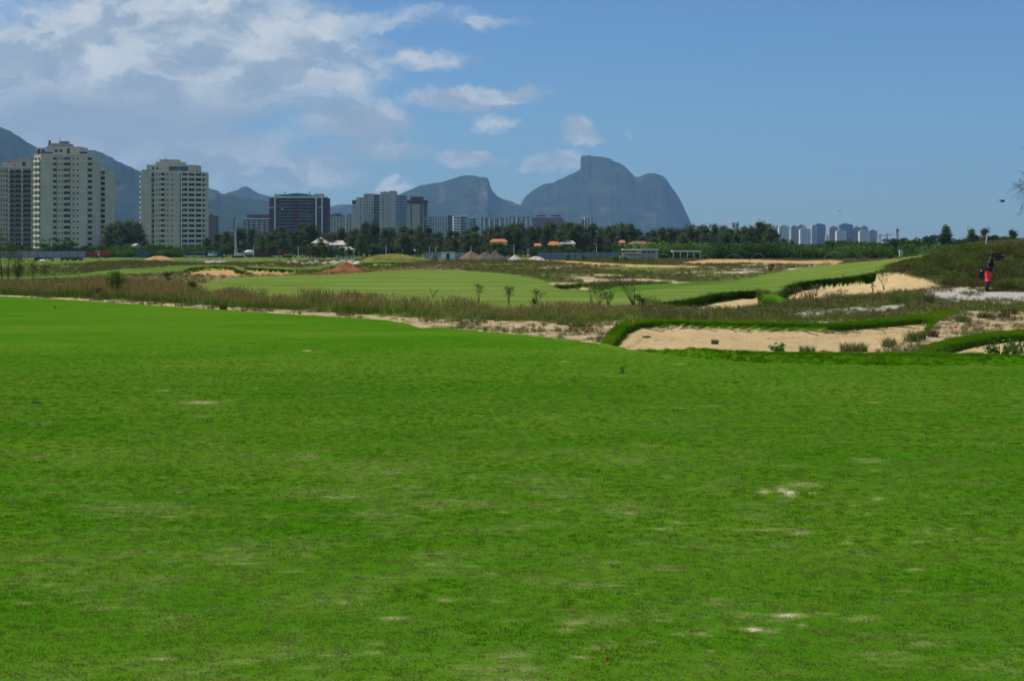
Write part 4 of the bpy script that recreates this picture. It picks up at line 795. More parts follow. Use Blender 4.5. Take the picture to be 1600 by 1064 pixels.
def blades(n, h, spread, wd, lean, seed, heads=0.0):
    r = np.random.default_rng(seed); V = []; T = []; tf = []
    for i in range(n):
        a = r.uniform(0, 2*math.pi); rr = spread*math.sqrt(r.random()); x, y = rr*math.cos(a), rr*math.sin(a)
        hh = h*r.uniform(.55, 1.0); ln = lean*r.uniform(.2, 1.0)*hh; b = r.uniform(0, 2*math.pi); ox, oy = math.cos(b)*ln, math.sin(b)*ln
        c = r.uniform(0, math.pi); wx_, wy_ = math.cos(c)*wd, math.sin(c)*wd; k = len(V)
        V += [(x-wx_, y-wy_, 0), (x+wx_, y+wy_, 0), (x+ox*.35-wx_*.8, y+oy*.35-wy_*.8, hh*.6), (x+ox*.35+wx_*.8, y+oy*.35+wy_*.8, hh*.6), (x+ox, y+oy, hh)]
        tf += [0, 0, .5, .5, .75 if heads else .6]
        T += [(k, k+1, k+3), (k, k+3, k+2), (k+2, k+3, k+4)]
        if heads and r.random() < heads:
            k = len(V); hw = wd*2.2
            V += [(x+ox*.7-hw, y+oy*.7, hh*.8), (x+ox*.7+hw, y+oy*.7, hh*.8), (x+ox*1.15, y+oy*1.1, hh*1.12), (x+ox*.7, y+oy*.7-hw, hh*.8), (x+ox*.7, y+oy*.7+hw, hh*.8)]; tf += [1]*5
            T += [(k, k+1, k+2), (k+3, k+4, k+2)]
    return V, T, tf
def proto_tuft(name, mat, *a, **k):
    V, T, tf = blades(*a, **k); return bpy.data.objects.new(name, mesh_np(name, V, T, mat, False, {'tipf': np.array(tf)}))
def leaf_quads(P, size, r, droop=.0, aspect=.5, up=.3):
    """small leaf faces at the points P, turned every way"""
    n = len(P); a = r.normal(size=(n, 3)); a[:, 2] = a[:, 2]*(1-abs(droop))-droop*1.6; a /= np.linalg.norm(a, axis=1)[:, None]
    b = np.cross(a, r.normal(size=(n, 3))); b /= np.linalg.norm(b, axis=1)[:, None]
    s = (size*r.uniform(.6, 1.3, n))[:, None]; a = a*s; b = b*s*aspect
    V = np.stack([P-a*.5, P-b*.5+a*.05, P+a*.5, P+b*.5+a*.05], 1).reshape(-1, 3)
    return V, np.arange(4*n).reshape(-1, 4)
def proto_clump(name, mat, n, size, seed, flat=.7, aspect=.55, lobes=5):
    r = np.random.default_rng(seed); P = []
    L = r.normal(size=(lobes, 3))*.38; L[:, 2] = abs(L[:, 2])*flat
    for c in L:
        q = r.normal(size=(n//lobes, 3)); q /= np.linalg.norm(q, axis=1)[:, None]; q *= (r.uniform(.55, 1, len(q))**.5)[:, None]*.5; q[:, 2] *= flat; P.append(q+c+[0, 0, .35])
    P = np.concatenate(P); P[:, 2] = np.abs(P[:, 2]); V, Q = leaf_quads(P, size, r, 0, aspect)
    return bpy.data.objects.new(name, mesh_np(name, V, Q, mat))
def scatter(name, pos, rot, scl, tint, protos, tilt=None):
    n = len(pos); me = bpy.data.meshes.new(name); me.vertices.add(n); me.vertices.foreach_set('co', np.asarray(pos, np.float32).ravel())
    R = np.zeros((n, 3), np.float32); R[:, 2] = rot
    if tilt is not None: R[:, :2] = tilt
    a = me.attributes.new('rotv', 'FLOAT_VECTOR', 'POINT'); a.data.foreach_set('vector', R.ravel())
    S = np.asarray(scl, np.float32); S = np.repeat(S[:, None], 3, 1) if S.ndim == 1 else S
    a = me.attributes.new('sclv', 'FLOAT_VECTOR', 'POINT'); a.data.foreach_set('vector', np.ascontiguousarray(S).ravel())
    t = np.concatenate([np.asarray(tint, np.float32), np.ones((n, 1), np.float32)], 1); a = me.attributes.new('tint', 'FLOAT_COLOR', 'POINT'); a.data.foreach_set('color', np.ascontiguousarray(t).ravel())
    a = me.attributes.new('pick', 'INT', 'POINT'); a.data.foreach_set('value', rng.integers(0, len(protos), n).astype(np.int32))
    o = link(name, me); ng = bpy.data.node_groups.new(name, 'GeometryNodeTree'); ng.interface.new_socket('Geometry', in_out='INPUT', socket_type='NodeSocketGeometry'); ng.interface.new_socket('Geometry', in_out='OUTPUT', socket_type='NodeSocketGeometry')
    N = ng.nodes; L = ng.links; gi = N.new('NodeGroupInput'); go = N.new('NodeGroupOutput'); iop = N.new('GeometryNodeInstanceOnPoints'); jn = N.new('GeometryNodeJoinGeometry')
    for p in reversed(protos):
        oi = N.new('GeometryNodeObjectInfo'); oi.inputs['Object'].default_value = p; oi.inputs['As Instance'].default_value = True; L.new(oi.outputs['Geometry'], jn.inputs[0])
    def attr(nm, typ): q = N.new('GeometryNodeInputNamedAttribute'); q.data_type = typ; q.inputs['Name'].default_value = nm; return q.outputs['Attribute']
    L.new(gi.outputs[0], iop.inputs['Points']); L.new(jn.outputs[0], iop.inputs['Instance']); iop.inputs['Pick Instance'].default_value = True
    L.new(attr('pick', 'INT'), iop.inputs['Instance Index']); L.new(attr('rotv', 'FLOAT_VECTOR'), iop.inputs['Rotation']); L.new(attr('sclv', 'FLOAT_VECTOR'), iop.inputs['Scale'])
    L.new(iop.outputs[0], go.inputs[0]); md = o.modifiers.new('scatter', 'NODES'); md.node_group = ng
    return o
def sample(n, px0, px1, d0, d1, ids, power=1.0):
    """points on the ground with the wanted cover; power 1 spreads them evenly over the area, 0 evenly over the distance"""
    px = rng.uniform(px0, px1, n); u = rng.random(n); d = (d0**(power+1)+u*(d1**(power+1)-d0**(power+1)))**(1/(power+1))
    x = wx(px, d); zb = base_z(x, d); zz = zones(x, d, zb); m = np.isin(zz, ids); x, d, zb, px, zz = x[m], d[m], zb[m], px[m], zz[m]
    return x, d, ground_z(x, d, zb), px, HZ+(CAMZ-zb)*F/d, zz
def tinted(cols, x, y, seed, sc=3.0, jit=.25):
    a, b = np.array(cols[0]), np.array(cols[1]); t = sstep(.3, .7, fbm(x/sc, y/(sc*2), seed))[:, None]
    return (a*(1-t)+b*t)*rng.uniform(1-jit, 1+jit, (len(x), 1))
G_HANG = grass_mat('hanging_turf_blades', None, .15, True, .1)
G_LAWN, G_TALL, G_MID, G_LEAF = grass_mat('lawn_blades', None, .28, True, 3.0), grass_mat('tall_grass_blades', (.42,.30,.14)), grass_mat('rough_grass_blades', (.20,.17,.08)), grass_mat('leaf_green', None, .2, True, .25)
# ---- tall brown-tipped grass on the left bank
pt = [proto_tuft('tall_tuft', G_TALL, 16, .78, .16, .007, .45, s, heads=.55) for s in (1, 2, 3)]
x, d, z, px, py, _ = sample(60000, -60, 1010, 46, 84, (TALL,))
k = rng.random(len(x)) < np.clip(.0+1.5*(fbm(x/1.6, d/3, 71)-.3), .05, 1); x, d, z, px = x[k], d[k], z[k], px[k]
s_ = rng.uniform(.55, 1.1, len(x))*(.35+1.2*fbm(x/2.2, d/3.5, 72))*np.interp(px, [0, 600, 1000], [.95, .80, .62])
scatter('tall_grass', np.stack([x, d, z-.02], 1), rng.uniform(0, 6.28, len(x)), s_, tinted(((.12,.185,.035), (.15,.24,.03)), x, d, 73), pt)
tag(bpy.data.objects['tall_grass'], 'tall brown tipped wild grass along the sandy bank beyond the lawn', 'wild grass', kind='stuff')
# ---- sandy margins: scattered tufts
x, d, z, px, py, zz = sample(90000, -60, 1660, 30, 82, (SPARSE, WHITE))
k = fbm(x/.7, d/1.4, 75) > np.where(zz == WHITE, .555, .53); x, d, z = x[k], d[k], z[k]
pm = [proto_tuft('low_tuft', G_MID, 14, .30, .12, .006, .7, s, heads=.25) for s in (4, 5, 6)]
scatter('sparse_grass', np.stack([x, d, z-.01], 1), rng.uniform(0, 6.28, len(x)), rng.uniform(.2, .6, len(x)), tinted(((.11,.16,.035), (.15,.13,.055)), x, d, 76), pm)
tag(bpy.data.objects['sparse_grass'], 'sparse short tufts growing out of the pale sandy margins', 'grass tufts', kind='stuff')
# ---- rough grass in the middle distance and to the horizon
x, d, z, px, py, zz = sample(30000, 900, 1660, 38, 100, (MIDR, DARKG, ROUGH))
scatter('rough_grass', np.stack([x, d, z-.02], 1), rng.uniform(0, 6.28, len(x)), rng.uniform(.35, .9, len(x))*(.5+.9*fbm(x/3, d/4, 78)), tinted(((.10,.12,.035), (.12,.165,.03)), x, d, 79), pm)
tag(bpy.data.objects['rough_grass'], 'olive rough grass between the near bunker and the rising fairway', 'rough grass', kind='stuff')
x, d, z, px, py, zz = sample(60000, -60, 1660, 84, 380, (MIDR, ROUGH, BROWN, DARKG), .6)
br = (zz == BROWN)[:, None]; tt = np.where(br, tinted(((.21,.165,.08), (.17,.165,.06)), x, d, 81, 9), tinted(((.12,.145,.045), (.14,.18,.05)), x, d, 82, 12))
scatter('far_rough_grass', np.stack([x, d, z-.03], 1), rng.uniform(0, 6.28, len(x)), rng.uniform(.4, .95, len(x))*np.interp(d, [84, 200, 420], [.9, 1.1, 1.5])*(.4+1.1*fbm(x/7, d/16, 83)), tt, [proto_tuft('wide_tuft', G_MID, 16, .34, .30, .012, .6, s, heads=.4) for s in (7, 8)])
tag(bpy.data.objects['far_rough_grass'], 'brownish rough grass around the distant fairways', 'rough grass', kind='stuff')
# ---- heath on the hill
pc = [proto_clump('heath_clump', G_LEAF, 150, .11, s, .55) for s in (11, 12, 13)]
x, d, z, px, py, _ = sample(26000, 1370, 1760, 62, 130, (HEA,))
k = fbm(x/1.3, d/1.6, 84) > .50; x, d, z = x[k], d[k], z[k]
scatter('heath', np.stack([x, d, z-.05], 1), rng.uniform(0, 6.28, len(x)), rng.uniform(.25, .62, len(x))*(.6+.9*fbm(x/2, d/3, 86)), tinted(((.074,.066,.030), (.078,.120,.024)), x, d, 85, 1.6, .45), pc)
tag(bpy.data.objects['heath'], 'low dark heath scrub covering the hillside behind the standing person', 'scrub', kind='stuff')
# ---- low bushes spotted through the rough
x, d, z, px, py, zz = sample(3600, -60, 1660, 62, 330, (MIDR, ROUGH, DARKG, BROWN), .7)
k = (fbm(x/8, d/10, 88) > .52) | (zz == DARKG); x, d, z = x[k], d[k], z[k]
scatter('undergrowth', np.stack([x, d, z-.08], 1), rng.uniform(0, 6.28, len(x)), rng.uniform(.35, 1.0, len(x))*np.interp(d, [60, 330], [.45, 1.3]), tinted(((.055,.09,.022), (.09,.15,.03)), x, d, 89, 5, .3), pc)
tag(bpy.data.objects['undergrowth'], 'dark green low bushes spotted through the rough grass', 'undergrowth', kind='stuff')
# ---- lush turf on banks and bunker collars, hanging over the rims
pl = [proto_tuft('lush_tuft', G_LAWN, 18, .095, .09, .0035, .8, s) for s in (14, 15, 16)]
x, d, z, px, py, _ = sample(75000, 915, 1680, 30.5, 54, (LUSH,))
scatter('bank_grass', np.stack([x, d, z-.01], 1), rng.uniform(0, 6.28, len(x)), rng.uniform(.4, .85, len(x))*(.45+1.1*fbm(x*2.5, d*2.5, 92)), tinted(((.050,.155,.004), (.10,.19,.006)), x, d, 91, 2), pl)
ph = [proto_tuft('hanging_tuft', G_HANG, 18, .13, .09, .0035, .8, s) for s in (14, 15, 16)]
tag(bpy.data.objects['bank_grass'], 'thick bright turf on the bank and collars around the near bunkers', 'turf', kind='stuff')
def rim_points(poly, i0, i1, step, d_guess):
    """points along the uncarved rim between two corners"""
    P = []
    for i in range(i0, i1):
        (a, b), (c, e) = poly[i], poly[i+1]; n = max(2, int(math.hypot(c-a, e-b)/step))
        for k in range(n): P.append((a+(c-a)*k/n, b+(e-b)*k/n))
    P = np.array(P); D = np.full(len(P), float(d_guess))
    for _ in range(25):
        zb = base_z(wx(P[:, 0], D), D); D = .5*D+.5*(CAMZ-zb)*F/(P[:, 1]-HZ)
    return P[:, 0], D
RP = []
for poly, i0, i1, dg, dep, rep in ((POLY_A, 0, 12, 46, .17, 14), (POLY_B, 0, 7, 40, .18, 14), (POLY_R1, 0, 7, 75, .40, 26), (POLY_R2, 0, 7, 90, .52, 44), (POLY_S, 0, 3, 95, .3, 10), (POLY_M1, 0, 6, 170, .42, 14), (POLY_M2, 0, 3, 160, .36, 14), (POLY_M3, 0, 2, 200, .25, 12), (POLY_M4, 0, 3, 210, .25, 12)):
    p_, D_ = rim_points(poly, i0, i1, 1.2, dg)
    for k in range(rep):
        f = rng.random(len(p_)); RP.append(np.stack([wx(p_, D_)+rng.normal(0, .05, len(p_)), D_+.03-f*.16-np.where(D_ > 60, .12, 0), base_z(wx(p_, D_), D_)-.01-f*dep*.75, np.interp(D_, [40, 80, 200], [.8, 1.15, 1.7])], 1))
RP = np.concatenate(RP); n = len(RP)
tl = np.stack([rng.uniform(.9, 1.7, n), rng.normal(0, .3, n)], 1)
scatter('overhanging_turf', RP[:, :3], rng.normal(0, .35, n), RP[:, 3]*rng.uniform(.7, 1.2, n), tinted(((.028,.07,.008), (.05,.11,.012)), RP[:, 0], RP[:, 1], 95, 1.5, .3), ph, tl)  # tints darker than the bank turf, standing in for shade under the lip
tag(bpy.data.objects['overhanging_turf'], 'shaggy grass, its colour darkened for shade, hanging over the far rims of the sand bunkers', 'turf', kind='stuff')
# roots and runners creeping down the near bunker's sand
p_, D_ = rim_points(POLY_A, 1, 11, 5, 46); m = MB(); M_RUN = make_mat('dry_runner', (.09,.085,.04), .9, .1)
for a, dd in zip(p_, D_):
    if random.random() < .75:
        X0, Y0 = float(wx(a, dd)), float(dd)-.25; pts = []; ang = -math.pi/2+random.uniform(-.7, .7); ln = random.choice([.5, .8, 1.2, 2.2])
        for k in range(7):
            yy = Y0+math.sin(ang)*ln*k/6; xx = X0+math.cos(ang)*ln*k/6+random.uniform(-.03, .03); pts.append((xx, yy, gz1(xx, yy)+.012))
        m.tube(pts, .013, M_RUN, 3, False)
tag(m.build('grass_runners'), 'thin dry grass runners creeping down the sand of the near bunker', 'runners', kind='stuff')
# ---- the lawn's own blades, near the camera
pn = [proto_tuft('lawn_tuft', G_LAWN, 16, .036, .055, .0020, .9, s) for s in (17, 18, 19)]
x, d, z, px, py, _ = sample(150000, -60, 1660, 7.4, 40, (LAWN,), .3); fk = rng.random(len(x)) < np.interp(d, [7, 14, 40], [1, 1, .12]); x, d, z, px, py = x[fk], d[fk], z[fk], px[fk], py[fk]
wv = np.zeros(len(x))
for (a, b, ra, rb, am) in WORN: wv = np.maximum(wv, am*np.exp(-(((px-a)/ra)**2+((py-b)/rb)**2)*.8))
st = fbm(x*.5, d*1.6, 97, 5); kk = rng.random(len(x)) > wv*1.15+streak(x, d)*.35; x, d, z, st = x[kk], d[kk], z[kk], st[kk]
tt = np.where((st > .52)[:, None], np.array([.116,.190,.024]), np.array([.062,.156,.005])); sk = np.clip(streak(x, d)+rng.normal(0, .12, len(x)), 0, 1)[:, None]; tt = (tt+(np.array([.215,.235,.095])-tt)*sk)*rng.uniform(.78, 1.3, (len(x), 1)); dry = rng.random(len(x)) < .04; tt[dry] = (.26,.24,.11)
scatter('lawn_grass', np.stack([x, d, z-.004], 1), rng.uniform(0, 6.28, len(x)), rng.uniform(.45, 1.0, len(x))*np.interp(d, [7, 27, 40], [.8, 1.0, .8]), tt, pn)
tag(bpy.data.objects['lawn_grass'], 'short mown lawn grass filling the near ground', 'grass', kind='stuff')

# ---------------------------------------------------------------- trees and shrubs
M_BARK = make_mat('tree_bark', (.11,.085,.065), .95, .05, .3, 2.0)
def foliage_mat(name, a, b, transl=.2):
    mt = bpy.data.materials.new(name); mt.use_nodes = True; g = NT(mt.node_tree); g.n.clear()
    pos = g.new('ShaderNodeTexCoord').outputs['Object']; oi = g.new('ShaderNodeObjectInfo')
    f = g.noise(pos, .9, 3, .6); c = g.mix(g.ramp(f, .35, .65), (*a, 1), (*b, 1)); k = g.ramp(oi.outputs['Random'], 0, 1, .8, 1.25, False)
    c = g.v('SCALE', c); c.node.inputs[3].default_value = 1; g.l.new(k, c.node.inputs[3])
    df = g.new('ShaderNodeBsdfDiffuse'); g.put(df.inputs[0], c); tr = g.new('ShaderNodeBsdfTranslucent'); g.put(tr.inputs[0], c)
    mx = g.new('ShaderNodeMixShader'); mx.inputs[0].default_value = transl; g.l.new(df.outputs[0], mx.inputs[1]); g.l.new(tr.outputs[0], mx.inputs[2])
    o = g.new('ShaderNodeOutputMaterial'); g.l.new(mx.outputs[0], o.inputs[0]); return mt
F_CAS = foliage_mat('casuarina_needles', (.075,.10,.042), (.125,.16,.062)); F_DARK = foliage_mat('dark_leaves', (.045,.08,.024), (.08,.14,.034)); F_BRIGHT = foliage_mat('bright_leaves', (.065,.13,.020), (.11,.20,.035)); F_OLIVE = foliage_mat('olive_leaves', (.07,.085,.035), (.11,.12,.05))
def tree_meshes(seed, kind):
    """unit-height tree: trunk with limbs, and a crown of leaf faces"""
    r = np.random.default_rng(seed); m = MB(); tips = []
    if kind == 'cas':
        lean = r.normal(0, .03, 2); tp = [(lean[0]*t, lean[1]*t, t) for t in np.linspace(0, .96, 7)]; m.tube(tp, [.018*(1-t)+.003 for t in np.linspace(0, .96, 7)], M_BARK, 6)
        for i in range(28):
            t = r.uniform(.16, .98); a = r.uniform(0, 6.28); L = (.27*(1-t)+.07)*r.uniform(.7, 1.25); up = L*r.uniform(.5, 1.1)
            p0 = np.array([lean[0]*t, lean[1]*t, t]); p1 = p0+[math.cos(a)*L, math.sin(a)*L, min(up, 1.02-t)]; pm_ = (p0+p1)/2+[0, 0, -.01]
            m.tube([p0, pm_, p1], [.006, .004, .002], M_BARK, 4, False)
            for k in range(5): q = p0+(p1-p0)*(.35+.65*k/4); tips.append((q, .040+.02*r.random()))
        P = np.concatenate([c+r.normal(size=(17, 3))*[s*1.0, s*1.0, s*.9] for c, s in tips]); V, Q = leaf_quads(P, .068, r, .35, .36); fm = F_CAS
    else:
        h = .20; m.tube([(0, 0, 0), (r.normal(0, .02), r.normal(0, .02), h)], [.03, .018], M_BARK, 6)
        for i in range(12):
            a = r.uniform(0, 6.28); L = r.uniform(.08, .34); p1 = np.array([math.cos(a)*L, math.sin(a)*L, h+r.uniform(.0, .68)]); m.tube([(0, 0, h*.9), p1*[.5, .5, .8], p1], [.014, .009, .004], M_BARK, 4, False); tips.append((p1, r.uniform(.09, .15)))
        P = np.concatenate([c+(lambda q: q/np.linalg.norm(q, axis=1)[:, None]*r.uniform(.5, 1, (120, 1)))(r.normal(size=(120, 3)))*[s*1.25, s*1.25, s] for c, s in tips]); P[:, 2] = np.clip(P[:, 2], .08, 1.0); V, Q = leaf_quads(P, .055, r, 0, .6)
        fm = {'round': F_DARK, 'bush': F_BRIGHT, 'scrub': F_OLIVE}[kind]
    return m.mesh('trunk'), mesh_np('crown', V, Q, fm)
TM = {'cas': [tree_meshes(s, 'cas') for s in range(30, 37)], 'round': [tree_meshes(s, 'round') for s in range(40, 44)], 'bush': [tree_meshes(s, 'bush') for s in range(50, 53)], 'scrub': [tree_meshes(s, 'scrub') for s in range(60, 63)]}
def tree(name, kind, px, d, top_py, label, cat='tree', group=None, wide=1.0, zadd=0.0):
    p = at(px, d); h = (wz(top_py, d)-p.z)*(1.03 if kind == 'cas' else 1.0); o = empty(name, (p.x, p.y, p.z-.05), random.uniform(0, 6.28)); o.scale = (h*wide, h*wide, h); tag(o, label, cat, group)
    tm, cm = random.choice(TM[kind]); link('trunk', tm, o); link('crown', cm, o); return o
CAS_TOP = [(322,372),(340,368),(352,364),(362,369),(375,359),(392,360),(405,364),(418,366),(428,360),(440,358),(455,364),(470,355),(485,352),(498,365),(506,371),(520,364),(533,360),(548,364),(560,361),(575,352),(586,351),(600,360),(612,358),(625,357),(640,362),(655,358),(668,359),(684,364),(700,363),(716,364),(730,361),(742,357),(756,364),(768,360),(780,357),(792,355),(803,354),(815,353),(828,357),(842,355),(856,352),(868,351),(880,353),(892,352),(905,354),(914,357),(925,354),(938,360),(952,358),(962,355),(974,354),(985,355),(996,362),(1008,366),(1022,362),(1034,360),(1046,358),(1058,360),(1070,358),(1082,356),(1094,356),(1106,357),(1118,356),(1130,358),(1142,361),(1154,359),(1166,358),(1176,356),(1184,352),(1193,353),(1201,356),(1212,368),(1224,374),(1236,376)]
LM = [(345, 'right of the broad pale tower'), (378, 'around the drilling rig mast'), (405, 'before the low brown block with white bands'), (421, 'left of the green vaulted building'), (440, 'before the left end of the green vaulted building'), (460, 'before the left bay of the green vaulted building'), (478, 'before the middle of the green vaulted building'), (496, 'before the right bay of the green vaulted building'), (513, 'at the right end of the green vaulted building'), (532, 'before the small green vault block'), (551, 'left of the stepped off-white tower'),
      (568, 'before the left steps of the off-white tower'), (585, 'before the middle of the off-white tower'), (603, 'before the main face of the off-white tower'), (620, 'before the teal corner of the off-white tower'), (637, 'between the off-white and the brown-topped tower'), (655, 'before the brown-topped tower'), (670, 'right of the brown-topped tower'), (690, 'before the bluish white block'), (707, 'before the narrow brownish slab'), (725, 'before the white block with rounded bands'), (746, 'at the teal right end of the white banded block'), (768, 'before the left end of the lilac grey block'),
      (793, 'behind the bright orange roof'), (815, 'before the pale striped block, left part'), (834, 'before the pale striped block, right part'), (858, 'before the left of the red-brown block'), (882, 'before the right of the red-brown block'), (906, 'left of the small lone block'), (930, 'before the small lone block'), (955, 'right of the small lone block'), (980, 'below the peak of the granite mountain'), (1005, 'above the low reddish roofs'), (1032, 'below the saddle of the granite mountain'), (1060, 'above the low white site building'), (1087, 'at the foot of the granite cliff'),
      (1115, 'just right of the granite mountain'), (1140, 'left of the telecom mast'), (1162, 'around the telecom mast'), (1182, 'right of the telecom mast'), (1206, 'in the tall clump left of the far cluster'), (1300, 'where the tree belt drops to the far cluster')]
def landmark(px): return next((t for a, t in LM if px < a), LM[-1][1])
lab_c = 'tall feathery grey-green casuarina in the dark tree belt below the distant towers'
for i, (p_, t_) in enumerate(CAS_TOP):
    tree('casuarina_tree', 'cas', p_+random.uniform(-2, 2), random.uniform(600, 690), t_, 'tall feathery casuarina '+landmark(p_), group='casuarinas in the tree belt', wide=random.uniform(.9, 1.25))
    for _ in range(1): tree('casuarina_tree', 'cas', p_+random.uniform(-8, 8), random.uniform(540, 760), t_+random.uniform(3, 11), 'lower casuarina in the belt '+landmark(p_), group='casuarinas in the tree belt', wide=random.uniform(.9, 1.3))
nth = ['%s from the left' % q for q in ('first', 'second', 'third', 'fourth', 'fifth', 'sixth', 'seventh', 'eighth', 'ninth', 'tenth', 'eleventh')]
for i_, (p_, t_) in enumerate(sorted(((168,355),(176,352),(183,351),(190,354),(197,350),(205,351),(212,352),(219,362),(186,362),(203,364),(172,366)))):
    tree('casuarina_tree', 'cas', p_, random.uniform(700, 720), t_, 'dark casuarina between the cream and the broad pale tower, '+nth[i_], group='casuarinas between the two big towers', wide=1.15)
for i, (p_, t_) in enumerate(((10,378),(22,380),(34,382),(45,381),(66,379),(80,380),(88,375),(97,372),(104,374),(112,376),(122,380),(133,378),(142,381),(152,379),(161,382),(172,378),(183,376),(193,377),(206,374),(217,376),(226,379),(236,375),(247,373),(252,380),(268,379),(283,385),(296,384),(308,385))):
    tree('leafy_tree', 'round', p_, random.uniform(560, 640), t_, 'rounded dark green tree at the foot of the big left towers', group='dark trees at the foot of the left towers', wide=random.uniform(.9, 1.4))
for i, p_ in enumerate(list(range(300, 1240, 8))):
    tree('leafy_tree', 'round', p_+random.uniform(-5, 5), random.uniform(575, 625), (random.uniform(378.5, 381) if (764 < p_ < 794 or 832 < p_ < 880 or 985 < p_ < 1030 or 486 < p_ < 512) else random.uniform(378, 388)), 'low dark leafy tree '+landmark(p_), group='low trees under the casuarinas', wide=random.uniform(1.1, 1.8))
for p_, t_ in ((768,378),(776,377.5),(785,378),(836,383),(843,383),(862,381.5),(871,381.5),(881,379.5),(893,379.5),(972,379),(990,380.5),(1001,380.5),(1012,381.5),(1022,382.5),(489,379.5),(499,379),(508,380),(517,381.5),(529,382),(537,382),(546,384),(762,380),(771,382),(781,383),(790,381),(832,384),(841,385),(850,383),(858,383),(867,384),(877,383),(888,382),(899,383),(966,381),(976,382),(986,383),(996,384),(1006,384),(1017,385),(1027,385),(484,385),(495,383),(507,384)):
    tree('leafy_tree', 'round', p_, random.uniform(480, 505), t_, 'low tree by tiled houses '+landmark(p_), group='low trees before the tiled houses', wide=random.uniform(1.2, 1.6))
# woodland mass on the right, bright hedge on the left
def mass(name, label, px0, px1, top, d0, d1, n, size, cols, seed, base=401):
    """many crowns grown into one another, each crown a heap of leaf clumps"""
    nc = n//11; cpx = rng.uniform(px0, px1, nc); cd = rng.uniform(d0, d1, nc); R = size*rng.uniform(.8, 1.9, nc)
    ctop = wz(cur(cpx, top)+rng.normal(0, 1.6, nc)+(fbm(cpx/22, cpx*0+seed, seed)-.5)*6, cd)*1.0; cx = wx(cpx, cd); cg = ground_z(cx, cd); ctop = cg+(ctop-cg)*np.interp(cd, [d0, d1], [.55, 1.0])*rng.uniform(.82, 1.0, nc)
    k = np.repeat(np.arange(nc), 11); q = rng.normal(size=(len(k), 3)); q /= np.linalg.norm(q, axis=1)[:, None]; q[:, 2] = np.abs(q[:, 2])*1.0-.25; si = R[k]*rng.uniform(.35, .6, len(k))
    P_ = np.stack([cx[k], cd[k], ctop[k]-R[k]*.9-si*.6], 1)+q*np.stack([R[k], R[k], R[k]*.9], 1)*.8
    low = rng.random(len(k)) < .3; P_[low, 2] = cg[k][low]+rng.random(low.sum())*(P_[low, 2]-cg[k][low])
    P_[:, 2] = np.maximum(P_[:, 2], cg[k])
    tn = tinted(cols, cx[k], cd[k]/3, seed+5, 6, .12)*rng.uniform(.75, 1.3, nc)[k][:, None]
    o = scatter(name, P_, rng.uniform(0, 6.28, len(k)), si, tn, [proto_clump('leaf_clump', G_LEAF, 260, .17, s, .9, .7) for s in (21, 22, 23)])
    tag(o, label, 'woodland' if 'wood' in name else 'hedge', kind='stuff'); return o
mass('woodland', 'dense dark green woodland along the horizon below the distant white towers', 1000, 1700, [(1000,386),(1060,377),(1100,375),(1150,377),(1200,379),(1250,380),(1290,377),(1310,375),(1340,373),(1380,377),(1410,373),(1440,370),(1460,367),(1490,370),(1530,368),(1570,369),(1620,370),(1700,368)], 430, 560, 7000, 3.4, ((.035,.075,.018), (.085,.155,.028)), 111)
mass('hedge', 'bright green overgrown hedge in front of the broad pale tower', 164, 335, [(164,385),(175,380),(200,379),(230,380),(260,381),(300,382),(335,386)], 575, 615, 1500, 2.2, ((.050,.105,.016), (.095,.17,.03)), 121)
mass('low_thicket', 'dark green low thicket behind the grey site fence', -20, 175, [(-20,386),(60,385),(120,386),(175,384)], 590, 640, 1200, 2.4, ((.030,.06,.014), (.06,.11,.022)), 131)
WT = ((1478,357.5,.8),(1455,365,1.1),(1444,366,1),(1466,363,1.2),(1495,366,1.2),(1508,365,1.0),(1529,364,1.1),(1545,364,1.2),(1560,364.5,1.1),(1574,366,1.2),(1590,367,1.2),(1604,366,1.2),(1385,371,1.5),(1400,370,1.5),(1228,374,1.3),(1255,376,1.4),(1281,375,1.5),(1303,373,1.3),(1322,371,1.4),(1337,369.5,1.4),(1352,372,1.4),(1366,374,1.3),(1418,369,1.2),(1431,367,1.3),(1622,367,1.2),(1515,362,.9),(1538,361,.9),(1583,363,.9))
wl = sorted(q[0] for q in WT)
ORD = 'first second third fourth fifth sixth seventh eighth ninth tenth eleventh twelfth thirteenth fourteenth fifteenth sixteenth seventeenth eighteenth nineteenth twentieth twenty-first twenty-second twenty-third twenty-fourth twenty-fifth twenty-sixth twenty-seventh twenty-eighth twenty-ninth thirtieth'.split()
for p_, t_, w_ in WT:
    tree('leafy_tree', 'cas' if w_ < 1 else 'round', p_, 455, t_, 'dark tree rising from the right woodland, the %s counted from the left' % ORD[wl.index(p_)], group='trees rising from the right woodland', wide=w_)
# single bushes in the middle distance
for (p_, d_, t_, w_, lab) in ((886, 270, 396, 1.3, 'bright green round bush behind the pale sand strip, left one of two'), (962, 230, 395.5, 1.5, 'large bright green bush in front of the blue fence'), (978, 235, 397, 1.4, 'bright green bush just right of the largest middle bush'), (912, 260, 398, 1.6, 'flat bright green bush between the two larger middle bushes'),
        (465, 145, 420, 1.2, 'dark round bush at the right end of the far left bunker'), (262, 105, 424, 1.1, 'round dark shrub at the near edge of the left brown rough'), (1205, 130, 411, 1.4, 'dark bush on the white sand patches before the orange sand bank'), (1415, 100, 406, 1.0, 'small shrub on the crest of the rising fairway'),
        (452, 350, 400, 1.5, 'bright low bush beside the parked white vehicles'), (506, 360, 392, 1.3, 'bright yellow-green bush under the casuarinas')):
    tree('shrub', 'bush' if 'bright' in lab else 'scrub', p_, d_, t_, lab, 'shrub', wide=w_)
